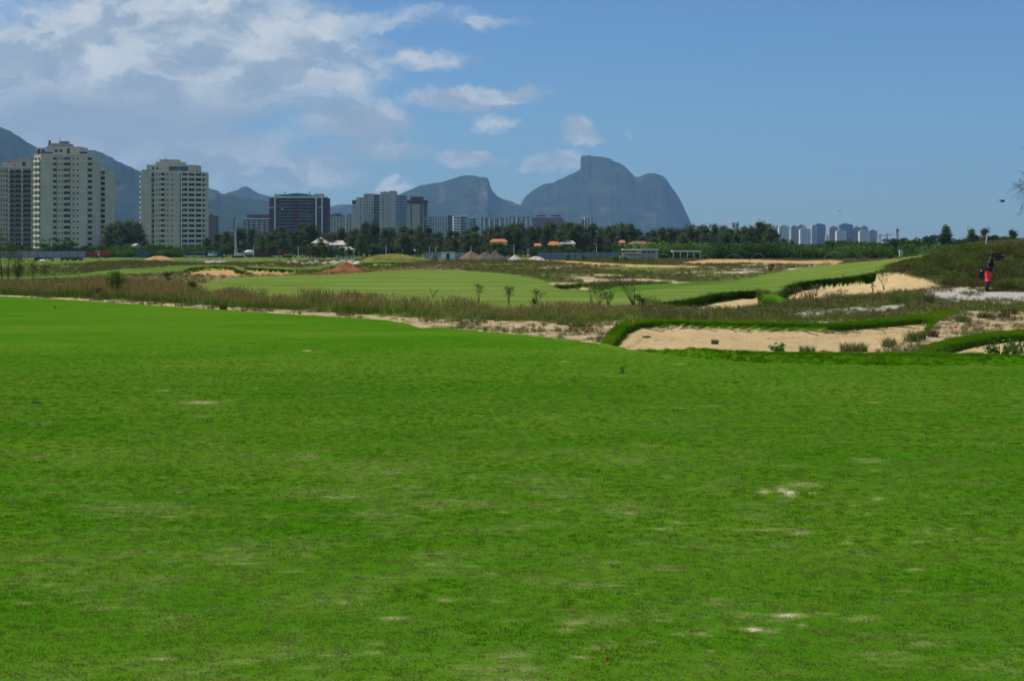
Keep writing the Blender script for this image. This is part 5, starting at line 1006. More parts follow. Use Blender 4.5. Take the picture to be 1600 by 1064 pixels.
# palms by the tower foot
def palm(px, d, top, label):
    p = at(px, d); h = wz(top, d)-p.z; o = empty('palm_tree', tuple(p)); tag(o, label, 'palm', 'palms at the foot of the tallest tower'); m = MB(); m.tube([(0, 0, 0), (.15, 0, h*.5), (0, 0, h*.86)], [.22, .17, .14], M_BARK, 6); m.build('trunk', o)
    m = MB()
    for k in range(13):
        a = k*2.4; L = h*.30; pts = [np.array([math.cos(a)*L*t, math.sin(a)*L*t, h*.86+L*(1.1*t-1.25*t*t)*(1.2 if k % 2 else .8)]) for t in (0, .35, .7, 1)]; s = np.array([-math.sin(a), math.cos(a), 0])*.42
        for i in range(3): w0, w1 = (1-.25*i)*(i > 0 or .4), (1-.25*(i+1)); m.poly([pts[i]-s*w0, pts[i]+s*w0-[0, 0, .2], pts[i+1]+s*w1-[0, 0, .2], pts[i+1]-s*w1], F_BRIGHT)
    m.build('crown', o)
for p_, t_ in ((64,372),(77,371),(92,373),(101,371),(108,374)): palm(p_, 610, t_, 'small palm standing before the tallest cream tower')
# saplings standing in the tall grass
def sapling(name, px, d, base_off, h, n, spread, mat, seed, label, dens=44, leaf=.075, cat='sapling', bare=.5, lean=0.0):
    r = np.random.default_rng(seed); p = at(px, d); o = empty(name, (p.x, p.y, p.z-.03)); tag(o, label, cat); m = MB(); P = []
    for i in range(n):
        a = r.uniform(0, 6.28); t = np.linspace(0, 1, 5); hh = h*.88*r.uniform(.65, 1); ex, ey = math.cos(a)*spread*r.uniform(.3, 1)+lean, math.sin(a)*spread*r.uniform(.2, .6)
        pts = [(ex*q**1.3, ey*q**1.3, hh*q) for q in t]; m.tube(pts, [.010*(1-q)+.004 for q in t], M_BARK, 5, False)
        c = np.array(pts[-1]); P.append(c+r.normal(size=(dens, 3))*[.10*h, .08*h, .06*h]); 
        if bare < 1: c = np.array(pts[3]); P.append(c+r.normal(size=(int(dens*(1-bare)), 3))*[.10*h, .08*h, .08*h])
    m.build('stem', o); V, Q = leaf_quads(np.concatenate(P), leaf, r, .1, .45); link('leaves', mesh_np('leaves', V, Q, mat), o); return o
sapling('sapling', 748, 63, 0, 1.05, 3, .22, F_OLIVE, 1, 'thin twin-tufted sapling in the tall grass, leftmost of the three middle ones', 36)
sapling('sapling', 795, 62, 0, 1.0, 4, .25, F_OLIVE, 2, 'dark tufted sapling leaning left in the tall grass before the fairway')
sapling('sapling', 841, 61, 0, .95, 3, .25, F_OLIVE, 3, 'spindly sapling with two small crowns right of the dark tufted one')
sapling('sapling', 833, 58, 0, .6, 3, .12, F_DARK, 31, 'small round headed shrub low in the tall grass below the spindly sapling')
sapling('sapling', 924, 60, 0, 1.35, 4, .2, F_OLIVE, 4, 'bare slender sapling before the small round bunker', 8)
sapling('sapling', 936, 62, 0, .9, 7, .38, F_OLIVE, 5, 'bushy grey-green sapling between the bare one and the leaning tree', 20)
sapling('sapling', 950, 61, 0, .75, 7, .35, F_OLIVE, 15, 'low twiggy shrub touching the leaning tree', 18)
sapling('young_tree', 992, 58, 0, 1.85, 11, .55, F_OLIVE, 6, 'largest young tree leaning left over the tall grass at centre', 30, .06, 'young tree', .4, -.42)
sapling('sapling', 1000, 58, 0, .75, 5, .28, F_OLIVE, 7, 'dark ball-shaped shrub at the foot of the largest young tree', 40)
sapling('sapling', 1058, 66, 0, .55, 5, .25, F_OLIVE, 8, 'small grey shrub on the dark turf edge right of centre', 24)
sapling('sapling', 676, 74, 0, .5, 3, .3, F_DARK, 9, 'tiny low sapling silhouetted on the middle of the big fairway', 12)
for i, (p_, d_, h_, n_, sp, mt_, lab) in enumerate(((3,104,4.4,9,.6,F_DARK,'tallest dark sapling at the very left edge, beyond the tall grass'), (13,103,3.6,7,.4,F_DARK,'second slim dark sapling from the left edge'), (27,102,2.9,6,.35,F_DARK,'slim dark sapling with a leafy foot, third from the left edge'), (52,100,2.0,3,.3,F_OLIVE,'short bare sapling right of the three dark ones'),
        (71,100,1.6,2,.12,F_OLIVE,'thin stick-like sapling before the small white box'), (183,72,1.4,9,.55,F_BRIGHT,'spiky light green agave-like shrub above the brown grass on the left'), (155,70,.55,4,.2,F_DARK,'small dark shrub in the brown grass on the left'), (298,75,.85,3,.3,F_DARK,'dark little shrub at the left tip of the big fairway'), (28,100,1.5,6,.5,F_DARK,'dense low dark bush in the grass near the left edge'))):
    sapling('sapling', p_, d_, 0, h_, n_, sp, mt_, 70+i, lab, 60, .11)
# shrubs on and around the near bunkers
def tuftbush(px, d, h, w, tint, seed, label, n=140, mat=None):
    r = np.random.default_rng(seed); p = at(px, d); V, T, tf = blades(n, h, w, .008, .7, seed); me = mesh_np('grass_clump', V, T, G_MIDG, False, {'tipf': np.array(tf), 'tint': np.tile(np.array(tint), (len(V), 1))*r.uniform(.75, 1.25, (len(V), 1))})
    o = link('grass_clump', me, None, (p.x, p.y, p.z-.02)); tag(o, label, 'grass clump'); return o
G_MIDG = grass_mat('clump_blades', (.22,.17,.09), .3, False)
for i, a in enumerate(((1261,35.5,.30,.20,(.10,.15,.04),'green tuft right of the leafy plant on the near bunker edge'), (1290,35,.16,.16,(.12,.12,.05),'small dry tuft between the two larger tufts on the bunker edge'), (1328,36,.33,.28,(.11,.13,.05),'widest brownish tuft on the near bunker edge'), (1345,36.3,.30,.16,(.10,.14,.04),'dark footed tuft joined to the right of the widest one'),
        (1389,38,.34,.22,(.11,.15,.05),'pale green tuft at the right end of the near bunker'), (1425,39,.38,.24,(.10,.13,.05),'tall tuft on the sandy neck between the two bunkers'), (1437,40,.30,.18,(.12,.11,.05),'brown tuft on the sandy neck between the two bunkers'), (1458,41,.30,.16,(.13,.09,.05),'reddish tuft next to the orange marker'),
        (1117,40,.18,.10,(.08,.14,.03),'small green tuft standing alone on the bunker sand'), (1010,42,.10,.14,(.09,.15,.03),'flat green tuft at the left end of the bunker sand'), (905,46,.30,.22,(.10,.15,.03),'yellow-green tuft on the sand strip left of the bunker collar'), (880,47,.22,.2,(.10,.14,.04),'low tuft on the sandy strip below the tall grass'),
        (640,57,.42,.28,(.12,.18,.03),'bright yellow-green tuft at the middle of the sand strip'), (1540,50,.35,.3,(.08,.09,.04),'dark clump on the far right sand above the second bunker'), (1568,50,.3,.22,(.07,.08,.04),'dark round clump near the right edge on pale sand'), (1505,48,.35,.25,(.09,.12,.04),'olive clump on the right sand above the collar'),
        (1578,52,.3,.3,(.07,.08,.035),'wide dark clump at the right edge of the pale sand'), (1199,62,.5,.4,(.06,.09,.03),'dark green clump in the rough before the right bunker'), (1405,60,.55,.45,(.07,.13,.03),'bright green clump beside the white sand path'), (1448,60,.5,.4,(.06,.08,.03),'dark rounded clump before the white sand'),
        (1262,72,.7,.5,(.06,.08,.035),'grey-green bush at the left foot of the large right bunker'), (1300,72,.5,.4,(.09,.10,.04),'low clump at the foot of the large right bunker'), (57,23.6,.05,.09,(.05,.12,.02),'small dark weed on the lawn near the left edge'), (349,58.5,.3,.15,(.06,.10,.02),'dark tuft at the lawn edge on the left'))):
    tuftbush(*a[:5], 200+i, a[5])
sapling('sapling', 1364, 74, 0, .7, 5, .2, F_DARK, 90, 'upright dark seedling on the large right bunker, left one of two', 14); sapling('sapling', 1381, 74, 0, 1.0, 4, .3, F_DARK, 91, 'taller dark seedling on the large right bunker with a round head', 20)
sapling('sapling', 1318, 73, 0, .55, 5, .35, F_BRIGHT, 92, 'green seedling cluster at the middle foot of the large right bunker', 16); sapling('sapling', 1240, 76, 0, .9, 9, .6, F_OLIVE, 93, 'wide grey twiggy shrub against the sand of the large right bunker', 26); sapling('sapling', 1275, 80, 0, .8, 8, .6, F_OLIVE, 94, 'second grey twiggy shrub climbing the large right bunker', 26)
def leafy_plant(px, d, h, w, n, seed, label):
    r = np.random.default_rng(seed); p = at(px, d); o = empty('leafy_plant', (p.x, p.y, p.z-.02)); tag(o, label, 'plant'); m = MB(); P = []
    for i in range(n):
        a = r.uniform(0, 6.28); e = np.array([math.cos(a)*w*r.uniform(.2, 1), math.sin(a)*w*.5, h*r.uniform(.5, 1)]); m.tube([(0, 0, 0), e*[.4, .4, .6], e], [.006, .005, .003], M_BARK, 4, False)
        for k in range(9): P.append(e*(.35+.65*k/8)+r.normal(size=3)*.045)
    m.build('stem', o); V, Q = leaf_quads(np.array(P), .09, r, 0, .7); link('leaves', mesh_np('leaves', V, Q, F_PLANT), o)
F_PLANT = foliage_mat('fresh_leaves', (.07,.17,.03), (.12,.24,.06), .3)
leafy_plant(1217, 35.2, .28, .26, 16, 5, 'broad leafed green plant on the front edge of the near bunker'); leafy_plant(1563, 33.6, .48, .62, 34, 6, 'large leafy plant in front of the second bunker at the right edge'); leafy_plant(1590, 34.5, .45, .4, 16, 7, 'leafy shoots at the right edge above the large leafy plant')
for i, (p_, d_, h_, lab) in enumerate(((971, 29.0, .27, 'lone forked grass stalk standing on the lawn below the bunker'), (1036, 13.3, .07, 'tiny dark blade on the lawn right of centre'), (1390, 29.5, .05, 'small dark weed on the lawn below the right bunker'))):
    V, T, tf = blades(7 if i == 0 else 3, h_, .05, .006, .5, 300+i); p = at(p_, d_); o = link('grass_stalk', mesh_np('grass_stalk', V, T, G_MIDG, False, {'tipf': np.array(tf)*.5, 'tint': np.tile([.03,.08,.02], (len(V), 1))}), None, (p.x, p.y, p.z)); tag(o, lab, 'weed')
# bare branches reaching in at the right edge
r = np.random.default_rng(77); p = at(1640, 82); o = empty('bare_tree', tuple(p)); tag(o, 'bare twiggy tree whose branch tips reach in at the right edge of the sky', 'tree'); m = MB(); K = 82/F
m.tube([(0, 0, 0), (.1, 0, 2), (.0, 0, 4), (-.1, 0, 5.6)], [.13, .11, .08, .05], M_BARK, 7); m.build('trunk', o); m = MB()
def twig(p0, ang, L, rad, dep):
    pts = [np.array(p0)]; a = ang
    for k in range(3): a += r.normal(0, .18); pts.append(pts[-1]+np.array([math.cos(a)*L/3, r.normal(0, .1)*L, math.sin(a)*L/3]))
    m.tube(pts, [rad, rad*.8, rad*.6, rad*.4], M_BARK, 4, False)
    if dep:
        for _ in range(4): twig(pts[r.integers(1, 4)], a+r.normal(0, .55), L*.55, rad*.5, dep-1)
for (hh, tx, ty, aa) in ((4.0, 1590, 250, 2.3), (3.6, 1586, 272, 2.5), (3.0, 1583, 300, 2.7), (3.4, 1588, 305, 2.8), (4.6, 1594, 240, 2.2), (4.4, 1600, 262, 2.4), (2.6, 1598, 318, 2.8)):
    zt = wz(ty, 82)-p.z; dxx = (tx-1640)*K; L = math.hypot(dxx, zt-hh)*.62; twig((0, 0, hh), math.atan2(zt-hh, dxx), L, .026, 3)
m.build('branches', o)
# ---------------------------------------------------------------- site things and vehicles in the distance
def pm(nm, col, **k): return make_mat(nm, col, k.get('rough', .6), k.get('spec', .3), k.get('var', .1), .8, metal=k.get('metal', 0))
V_WHITE, V_BLUE, V_ORANGE, V_RED, V_GREY, V_DARK, V_TYRE = pm('white_vehicle_paint', (.62,.62,.6)), pm('blue_vehicle_paint', (.06,.16,.32)), pm('orange_machine_paint', (.50,.17,.06)), pm('red_machine_paint', (.42,.05,.03)), pm('grey_machine_paint', (.3,.31,.32)), pm('dark_machine_parts', (.04,.04,.045)), pm('black_tyre', (.02,.02,.02), rough=.9)
V_GLASS = glass_mat('vehicle_glass', (.03,.04,.05), .1)
def wheel(o, x, y, r, w=.25):
    m = MB(); m.tube([(x, y-w/2, r), (x, y+w/2, r)], r, V_TYRE, 12); m.tube([(x, y-w/2-.01, r), (x, y+w/2+.01, r)], r*.5, V_GREY, 8); m.build('wheel', o)
def truck(px, d, rz, label, cab, bed, L=6.5, tank=False):
    p = at(px, d); o = empty('truck', tuple(p), rz); tag(o, label, 'truck')
    m = MB(); m.prism([(-L/2, -1.1), (-L/2+1.9, -1.1), (-L/2+1.9, 1.1), (-L/2, 1.1)], .6, 1.7, cab); m.prism([(-L/2+.25, -1.05), (-L/2+1.85, -1.05), (-L/2+1.85, 1.05), (-L/2+.25, 1.05)], 1.7, 2.5, cab); m.build('cab', o)
    m = MB(); m.box(-L/2+.21, -L/2+.27, -.95, .95, 1.75, 2.4, V_GLASS); m.box(-L/2+.6, -L/2+1.5, -1.08, 1.08, 1.75, 2.35, V_GLASS); m.build('window', o)
    m = MB(); m.box(-L/2+1.9, L/2, -1, 1, .65, .85, V_DARK); m.build('chassis', o)
    if tank: m = MB(); m.ball((.9, 0, 1.9), (2.2, 1.15, 1.1), bed, 12, 8); m.build('drum', o, smooth=True)
    else: m = MB(); m.box(-L/2+2.1, L/2, -1.15, 1.15, .86, 2.3, bed); m.box(-L/2+2.0, -L/2+2.1, -1.15, 1.15, .86, 2.6, bed); m.build('cargo_bed', o)
    for x in (-L/2+1, L/2-2.0, L/2-.8):
        for y in (-1, 1): wheel(o, x, y, .48)
def car(px, d, rz, label, paint, name='car', cat='car', h=1.5, L=4.2):
    p = at(px, d); o = empty(name, tuple(p), rz); tag(o, label, cat); m = MB(); m.box(-L/2, L/2, -.85, .85, .3, .85, paint); b = len(m.v)
    m.build('body', o); m = MB(); m.v += [(-L*.30, -.8, .85), (L*.38, -.8, .85), (L*.38, .8, .85), (-L*.30, .8, .85), (-L*.14, -.7, h), (L*.30, -.7, h), (L*.30, .7, h), (-L*.14, .7, h)]; k = m.mat(V_GLASS)
    for q in ((0,1,5,4),(1,2,6,5),(2,3,7,6),(3,0,4,7)): m.f.append(q); m.mi.append(k)
    m.build('window', o); m = MB(); m.box(-L*.13, L*.29, -.69, .69, h, h+.05, paint); m.build('roof', o)
    for x in (-L*.32, L*.32):
        for y in (-.8, .8): wheel(o, x, y, .32, .2)
def tractor(px, d, rz, label, paint, man=False):
    p = at(px, d); o = empty('utility_vehicle', tuple(p), rz); o.scale = (.68,)*3; tag(o, label, 'utility vehicle'); m = MB(); m.box(-1.1, .3, -.5, .5, .45, .95, paint); m.box(.3, 1.3, -.6, .6, .5, .8, paint); m.build('body', o)
    m = MB(); m.box(.1, .2, -.4, .4, .95, 1.4, V_DARK); m.box(-.15, .2, -.4, .4, .9, 1.0, V_DARK); m.build('seat', o); m = MB(); m.tube([(-.5, 0, .95), (-.35, 0, 1.35)], .03, V_DARK, 5); m.build('steering_column', o)
    for x, r in ((-.8, .33), (.85, .5)):
        for y in (-.6, .6): wheel(o, x, y, r, .28)
# grey site fence on the left, every panel a part
o = empty('site_fence', tuple(at(60, 480))); tag(o, 'grey panel site fence in front of the tallest cream tower', 'fence'); fz = o.location.z; FP = pm('grey_fence_panel', (.26,.29,.33)); x0 = wx(-30, 480)-o.location.x; 
for k in range(13):
    a = x0+k*2.72; zt = wz(392.5, 480)-fz; MB().box(a+.04, a+2.68, 0, .05, .08, zt*random.uniform(.97, 1.0), FP).build('panel', o); MB().box(a-.04, a+.035, -.06, .08, 0, zt+.12, V_DARK).build('post', o)
for (p_, d_, rz_, lab, c_, b_, t_) in ((140, 500, .3, 'brown loaded truck with white cab top at the right end of the grey fence', pm('brown_truck_paint', (.22,.08,.05)), V_RED, False), (160, 510, .1, 'low red flatbed truck behind the brown loaded one', V_WHITE, V_RED, False), (224, 540, 1.2, 'blue truck seen end-on at the foot of the bright hedge', V_BLUE, V_BLUE, False), (333, 560, 1.3, 'blue and white truck right of the white covered load', V_WHITE, V_BLUE, False), (386, 560, .1, 'white concrete truck beside the drilling mast', V_WHITE, V_WHITE, True)): truck(p_, d_, rz_, lab, c_, b_, tank=t_, L=4.6 if rz_ > 1 else 5.5)
for (p_, d_, rz_, lab, c_) in ((217, 535, .2, 'small blue vehicle just left of the orange sand heap', V_BLUE), (296, 560, .1, 'small white car left of the white covered load', V_WHITE), (311, 550, 0, 'white covered car-sized load in front of the hedge', V_WHITE), (323, 562, .2, 'dark blue car behind the white covered load', V_BLUE), (342, 540, .4, 'low blue car near the pale stones', V_BLUE), (432, 565, .1, 'white van parked before the red brick wall', V_WHITE), (437, 575, .1, 'second white van behind the first one', V_WHITE), (467, 550, 0, 'white pickup right of the orange digger', V_WHITE), (479, 556, .1, 'grey car behind the white pickup', V_GREY), (515, 570, .2, 'dark car under the bright bush', V_DARK)):
    car(p_, d_, rz_, lab, c_, 'van' if 'van' in lab else 'car', 'van' if 'van' in lab else 'car', 2.0 if 'van' in lab or 'load' in lab else 1.5)
tractor(101, 300, .1, 'red utility vehicle driving on the far left fairway', V_RED); tractor(110, 303, .1, 'second red utility vehicle close behind the first', V_RED); tractor(122, 300, .1, 'dark utility vehicle right of the two red ones', V_DARK); tractor(60, 300, 0, 'dark small cart at the left end of the far fairway', V_DARK); tractor(74, 400, .1, 'red roller behind the dark cart near the grey fence', V_RED)
p = at(67, 295); m = MB(); m.ball((0, 0, 0), (.75, .6, .28), V_WHITE, 10, 6); tag(m.build('sand_bag', None, tuple(p), smooth=True), 'small pale heap next to the dark cart on the far fairway', 'heap')
p = at(82, 290); m = MB(); m.box(-.2, .2, -.2, .2, 0, .5, V_BLUE); m.box(-.23, .23, -.23, .23, .5, .56, V_BLUE); tag(m.build('cooler_box', None, tuple(p)), 'tiny blue box standing on the far left fairway', 'box')
# orange digger
p = at(450, 560); o = empty('excavator', tuple(p), .2); tag(o, 'orange digger with raised arm between the white vans and the white pickup', 'excavator')
m = MB(); m.box(-1.6, 1.6, -1.2, -.7, 0, .7, V_DARK); m.box(-1.6, 1.6, .7, 1.2, 0, .7, V_DARK); m.build('track', o); MB().box(-1.3, 1.5, -1.1, 1.1, .75, 1.6, V_ORANGE).build('body', o); m = MB(); m.box(-1.2, 0, -1.0, -.1, 1.6, 2.7, V_ORANGE); m.box(-1.23, -.1, -1.03, -.2, 1.8, 2.5, V_GLASS); m.build('cab', o)
m = MB(); m.tube([(-1, .3, 1.5), (-2.6, .3, 3.4)], .22, V_ORANGE, 6); m.tube([(-2.6, .3, 3.4), (-3.8, .3, 1.6)], .16, V_ORANGE, 6); m.build('arm', o); m = MB(); m.box(-4.2, -3.5, -.1, .7, 1.0, 1.6, V_DARK); m.build('bucket', o)
# drilling mast
p = at(368, 540); o = empty('drilling_rig', tuple(p)); tag(o, 'white drilling rig with a tall vertical mast in front of the tree belt', 'drilling rig'); h = wz(341, 540)-p.z; K = 540/F
m = MB()
for sx in (-.18, .18):
    for sy in (-.18, .18): m.tube([(sx, sy, .3), (sx, sy, h)], .05, V_WHITE, 4)
for i in range(22): z = .5+i*(h-1)/22; m.tube([(-.18, -.18, z), (.18, -.18, z+(h-1)/22)], .03, V_WHITE, 4, False); m.tube([(.18, .18, z), (-.18, .18, z+(h-1)/22)], .03, V_WHITE, 4, False)
m.box(-.3, .3, -.06, .06, .3, h, V_WHITE); m.build('mast', o); MB().box(-.55, .45, -.3, .3, h, h+.25, V_GREY).build('mast_head', o); m = MB(); m.tube([(-.5, 0, .6), (-.45, 0, h)], .05, V_DARK, 4); m.box(-.62, -.3, -.15, .15, h*.72, h, V_DARK); m.build('hammer_guide', o)
m = MB(); m.tube([(.9, 0, 1.2), (.25, 0, h*.45)], .09, V_WHITE, 5); m.build('brace', o); m = MB(); m.box(-.5, 2.6, -1.1, 1.1, .8, 1.9, V_WHITE); m.box(1.2, 2.5, -1.0, .0, 1.9, 2.6, V_DARK); m.build('cab', o); m = MB(); m.box(-.8, 2.8, -1.2, -.6, 0, .75, V_DARK); m.box(-.8, 2.8, .6, 1.2, 0, .75, V_DARK); m.build('track', o)
# walls and fences in the middle
def wallrun(name, label, px0, px1, d, top, mat, n, cat='wall', base=0.0, pname='panel'):
    p = at((px0+px1)/2, d); o = empty(name, tuple(p)); tag(o, label, cat); a0, a1 = wx(px0, d)-p.x, wx(px1, d)-p.x; h = wz(top, d)-p.z; w_ = (a1-a0)/n
    for k in range(n): MB().box(a0+k*w_+.03, a0+(k+1)*w_-.03, 0, .15, base, h*random.uniform(.97, 1.0), mat).build(pname, o); MB().box(a0+k*w_-.029, a0+k*w_+.029, -.08, .22, 0, h+.1, V_DARK).build('post', o)
wallrun('brick_wall', 'long dark red brick wall below the casuarinas behind the drilling rig', 385, 432, 590, 389.5, pm('red_brick', (.20,.07,.05), var=.25), 5)
wallrun('site_fence', 'long blue-grey fence at the foot of the trees, left of the low white building', 840, 968, 430, 394.5, pm('blue_fence_sheet', (.16,.24,.31)), 13, 'fence')
wallrun('site_fence', 'blue-grey fence piece right of the low white building', 1046, 1062, 430, 394.5, pm('blue_fence_sheet', (.16,.24,.31)), 2, 'fence')
wallrun('site_fence', 'pale fence behind the grey gravel heaps', 664, 735, 430, 394.5, pm('pale_fence_sheet', (.30,.33,.35)), 8, 'fence')
# earth and sand heaps
def heap(px0, px1, d, top, mat, seed, label, name='dirt_pile', depth=.7, peak=.5, low=1.0):
    cx = (px0+px1)/2; p = at(cx, d); w_ = (px1-px0)*d/F/2; h = wz(top, d)-p.z; n = 34; r = np.linspace(-1, 1, n); X, Y = np.meshgrid(r, r); R = np.sqrt((X-(peak-.5)*1.2*(1-np.abs(X)))**2+Y**2)
    Z = h*np.clip(1-R**low, 0, 1)*(.8+.4*fbm(X*3+seed, Y*3, seed, 4))+h*.08*(fbm(X*12, Y*12, seed+1)-.5); Z = np.where(R > .98, -.1, Z)
    idx = (np.arange(n-1)[:, None]*n+np.arange(n-1)[None]).ravel(); q = np.stack([idx, idx+1, idx+n+1, idx+n], 1)
    o = link(name, mesh_np(name, np.stack([(X*w_).ravel(), (Y*w_*depth).ravel(), Z.ravel()], 1), q, mat, True), None, tuple(p)); tag(o, label, 'dirt pile' if 'dirt' in name else 'heap')
D_RED, D_OR, D_TAN, D_GRY, D_PALE = make_mat('red_earth', (.24,.095,.045), .98, .05, .35, 1.2, bump=.8, bscale=5), make_mat('orange_sand', (.42,.24,.11), .98, .05, .2, 1.0, bump=.5, bscale=4), make_mat('tan_earth', (.18,.125,.08), .98, .05, .25, 1.0, bump=.6, bscale=4), make_mat('grey_gravel', (.115,.10,.09), .98, .05, .2, 1.0, bump=.6, bscale=6), make_mat('pale_rubble', (.50,.45,.38), .98, .05, .3, 1.0, bump=.6, bscale=5)
heap(507, 574, 128, 409, D_RED, 3, 'red-brown earth pile at the far edge of the big fairway', low=.9, peak=.52); heap(490, 540, 124, 420, D_RED, 5, 'low spilled earth left of the red-brown earth pile', low=.9)
heap(224, 274, 330, 399.5, D_OR, 7, 'orange sand heap at the foot of the bright hedge', low=1.6); heap(715, 764, 380, 390.8, D_TAN, 9, 'pointed tan gravel heap, highest of the heaps left of the orange roof', low=.95, peak=.3, name='gravel_heap'); heap(738, 782, 378, 393.5, D_GRY, 10, 'grey gravel heap between the tan and the brown one', low=1.1, name='gravel_heap'); heap(755, 794, 382, 391.8, D_GRY, 11, 'pointed brown-grey gravel heap, rightmost of the row', low=.95, name='gravel_heap')
heap(683, 706, 380, 395, D_GRY, 13, 'small grey heap right of the white shed', low=1.1, name='gravel_heap'); heap(701, 719, 378, 397, D_GRY, 15, 'smallest grey heap in the row of gravel heaps', low=1.1, name='gravel_heap'); heap(668, 686, 330, 397, D_GRY, 17, 'low pale grey heap beside the fence', low=1.4, name='gravel_heap')
heap(566, 660, 300, 397, make_mat('dry_grass_bank', (.19,.17,.04), .98, .05, .3, .4, bump=.6, bscale=2), 18, 'grassy mound with yellow dry top behind the far green', low=2.2, name='grass_mound', depth=.35)
heap(792, 818, 290, 399.5, D_PALE, 19, 'pale sand heap left of the bright middle bushes', low=1.5, name='sand_heap'); heap(822, 855, 292, 400, D_PALE, 20, 'long white sand heap before the blue fence', low=1.6, name='sand_heap')
# boulders
def rock_mesh(seed, mat):
    r = np.random.default_rng(seed); m = MB(); m.ball((0, 0, 0), (1, .8, .6), mat, 7, 5); m.v = [tuple(np.array(v)*(1+.35*(fbm(v[0]*1.3+seed, v[1]*1.3+v[2], seed)-.5))) for v in m.v]; return m.mesh('boulder')
RM = [rock_mesh(s, D_PALE) for s in range(4)]
def rocks(n, px0, px1, d0, d1, sc, label, group, curve=None):
    for k in range(n):
        p_ = random.uniform(px0, px1); d_ = random.uniform(d0, d1); p = at(p_, d_); o = link('boulder', random.choice(RM), None, (p.x, p.y, p.z+.05), random.uniform(0, 6)); s = sc*random.uniform(.5, 1.3); o.scale = (s*1.3, s, s); tag(o, label, 'boulder', group)
rocks(28, 322, 352, 222, 240, .42, 'pale boulder in the loose row right of the orange sand heap', 'boulders beside the orange sand heap'); rocks(44, 448, 560, 205, 232, .40, 'pale boulder in the long broken row behind the red earth pile', 'boulders in the long row'); rocks(26, 520, 552, 250, 262, .36, 'whitish boulder lying along the foot of the far bank', 'boulders along the far bank')
# low white building and canopy
M_LOW = wall_mat((.44,.43,.41)); p = at(1005, 400); o = empty('clubhouse', tuple(p)); tag(o, 'low white flat-roofed site building with a row of dark windows', 'building'); L = lambda q: wx(q, 400)-p.x; H = lambda y: wz(y, 400)-p.z
MB().box(L(996), L(1028), 0, 5, 0, H(391), M_LOW).build('wall', o); MB().box(L(972), L(1000), -1.6, -.01, 0, H(396.5), M_LOW).build('wall', o); MB().box(L(973), L(1029), -1.0, 5.3, H(391)+.01, H(389.6), M_WHITE).build('roof', o); MB().box(L(971), L(1001), -2.0, .01, H(396.5)+.01, H(395.4), M_WHITE).build('roof', o)
for q in (1004, 1011, 1018): MB().box(L(q), L(q+5), -.05, -.01, H(395), H(392.8), G_DARK).build('window', o)
for q in (975, 980, 985, 990, 995): MB().box(L(q), L(q+3), -1.66, -1.61, H(399.5), H(397.5), G_PALE).build('window', o)
p = at(1072, 410); o = empty('canopy', tuple(p)); tag(o, 'long thin white canopy roof on posts before the dark woodland', 'canopy'); L = lambda q: wx(q, 410)-p.x; H = lambda y: wz(y, 410)-p.z
MB().box(L(1050), L(1094), -2, 3, H(393.6), H(392), M_WHITE).build('roof', o)
for q in (1051, 1062, 1073, 1083, 1093): MB().box(L(q)-.08, L(q)+.08, -1.8, -1.64, 0, H(393.7), M_WHITE).build('post', o)
p = at(700, 345); o = empty('site_shed', tuple(p)); tag(o, 'tiny white shed between the gravel heaps', 'shed'); MB().box(-1.6, 1.6, 0, 2.5, 0, 1.9, M_WHITE).build('wall', o); MB().box(-1.8, 1.8, -.2, 2.7, 1.91, 2.05, V_GREY).build('roof', o); MB().box(-.4, .4, -.04, -.01, 0, 1.6, V_DARK).build('door', o)
# houses among the trees
TILE = make_mat('orange_roof_tiles', (.42,.16,.08), .9, .1, .3, 1.0); TILE2 = make_mat('brown_roof_tiles', (.22,.11,.08), .9, .1, .3, 1.0); TILE3 = make_mat('pale_roof_tiles', (.46,.42,.35), .9, .1, .25, 1.0)
def house(px0, px1, d, eave, ridge, tile, wall, label, hip=.18):
    d += 5 if ('orange' in label or 'reddish' in label or 'pointed' in label or 'beside' in label or 'white house' in label) else (35 if d < 400 else 112); p = at((px0+px1)/2, d); o = empty('house', tuple(p)); tag(o, label, 'house'); a, c = wx(px0, d)-p.x, wx(px1, d)-p.x; ze, zr = wz(eave, d)-p.z, wz(ridge, d)-p.z; D = 8
    MB().box(a+.4, c-.4, 0, D, 0, ze, wall).build('wall', o); m = MB(); q = (c-a)*hip; e = ze+.02
    A, B_, C_, D_ = (a, -.5, e), (c, -.5, e), (c, D+.5, e), (a, D+.5, e); R1, R2 = (a+q, D/2, zr), (c-q, D/2, zr); m.poly([A, B_, R2, R1], tile); m.poly([B_, C_, R2], tile); m.poly([C_, D_, R1, R2], tile); m.poly([D_, A, R1], tile); m.poly([D_, C_, B_, A], wall); m.build('roof', o)
    n = max(2, int((c-a)/3))
    for k in range(n): xx = a+(c-a)*(k+.5)/n; MB().box(xx-.5, xx+.5, -.04, -.01, ze*.45, ze*.8, G_DARK).build('window', o)
HW = wall_mat((.55,.48,.38)); HW2 = wall_mat((.40,.25,.18))
house(764, 794, 520, 378, 373.5, TILE, HW, 'house with a bright orange tiled roof standing clear of the trees'); house(834, 847, 525, 384, 380.5, TILE, HW, 'small orange roofed house right of the bright orange roof'); house(856, 876, 530, 383, 377.5, TILE, HW, 'orange roofed white house in a gap of the casuarinas'); house(874, 900, 540, 381, 376, TILE3, HW, 'cream house with pale roof beside the orange roofed white house')
house(968, 978, 540, 379.5, 375.5, TILE, HW2, 'narrow orange-brown roof left of the long tiled roofs'); house(984, 1016, 530, 382, 377, TILE2, HW2, 'long reddish brown roofed house above the low white building', .2); house(1012, 1030, 522, 384, 379, TILE2, HW, 'reddish roof joined right of the long brown roof'); house(486, 512, 560, 380, 370.5, TILE3, HW, 'large house with a pale pointed roof under the green vaulted building', .5)
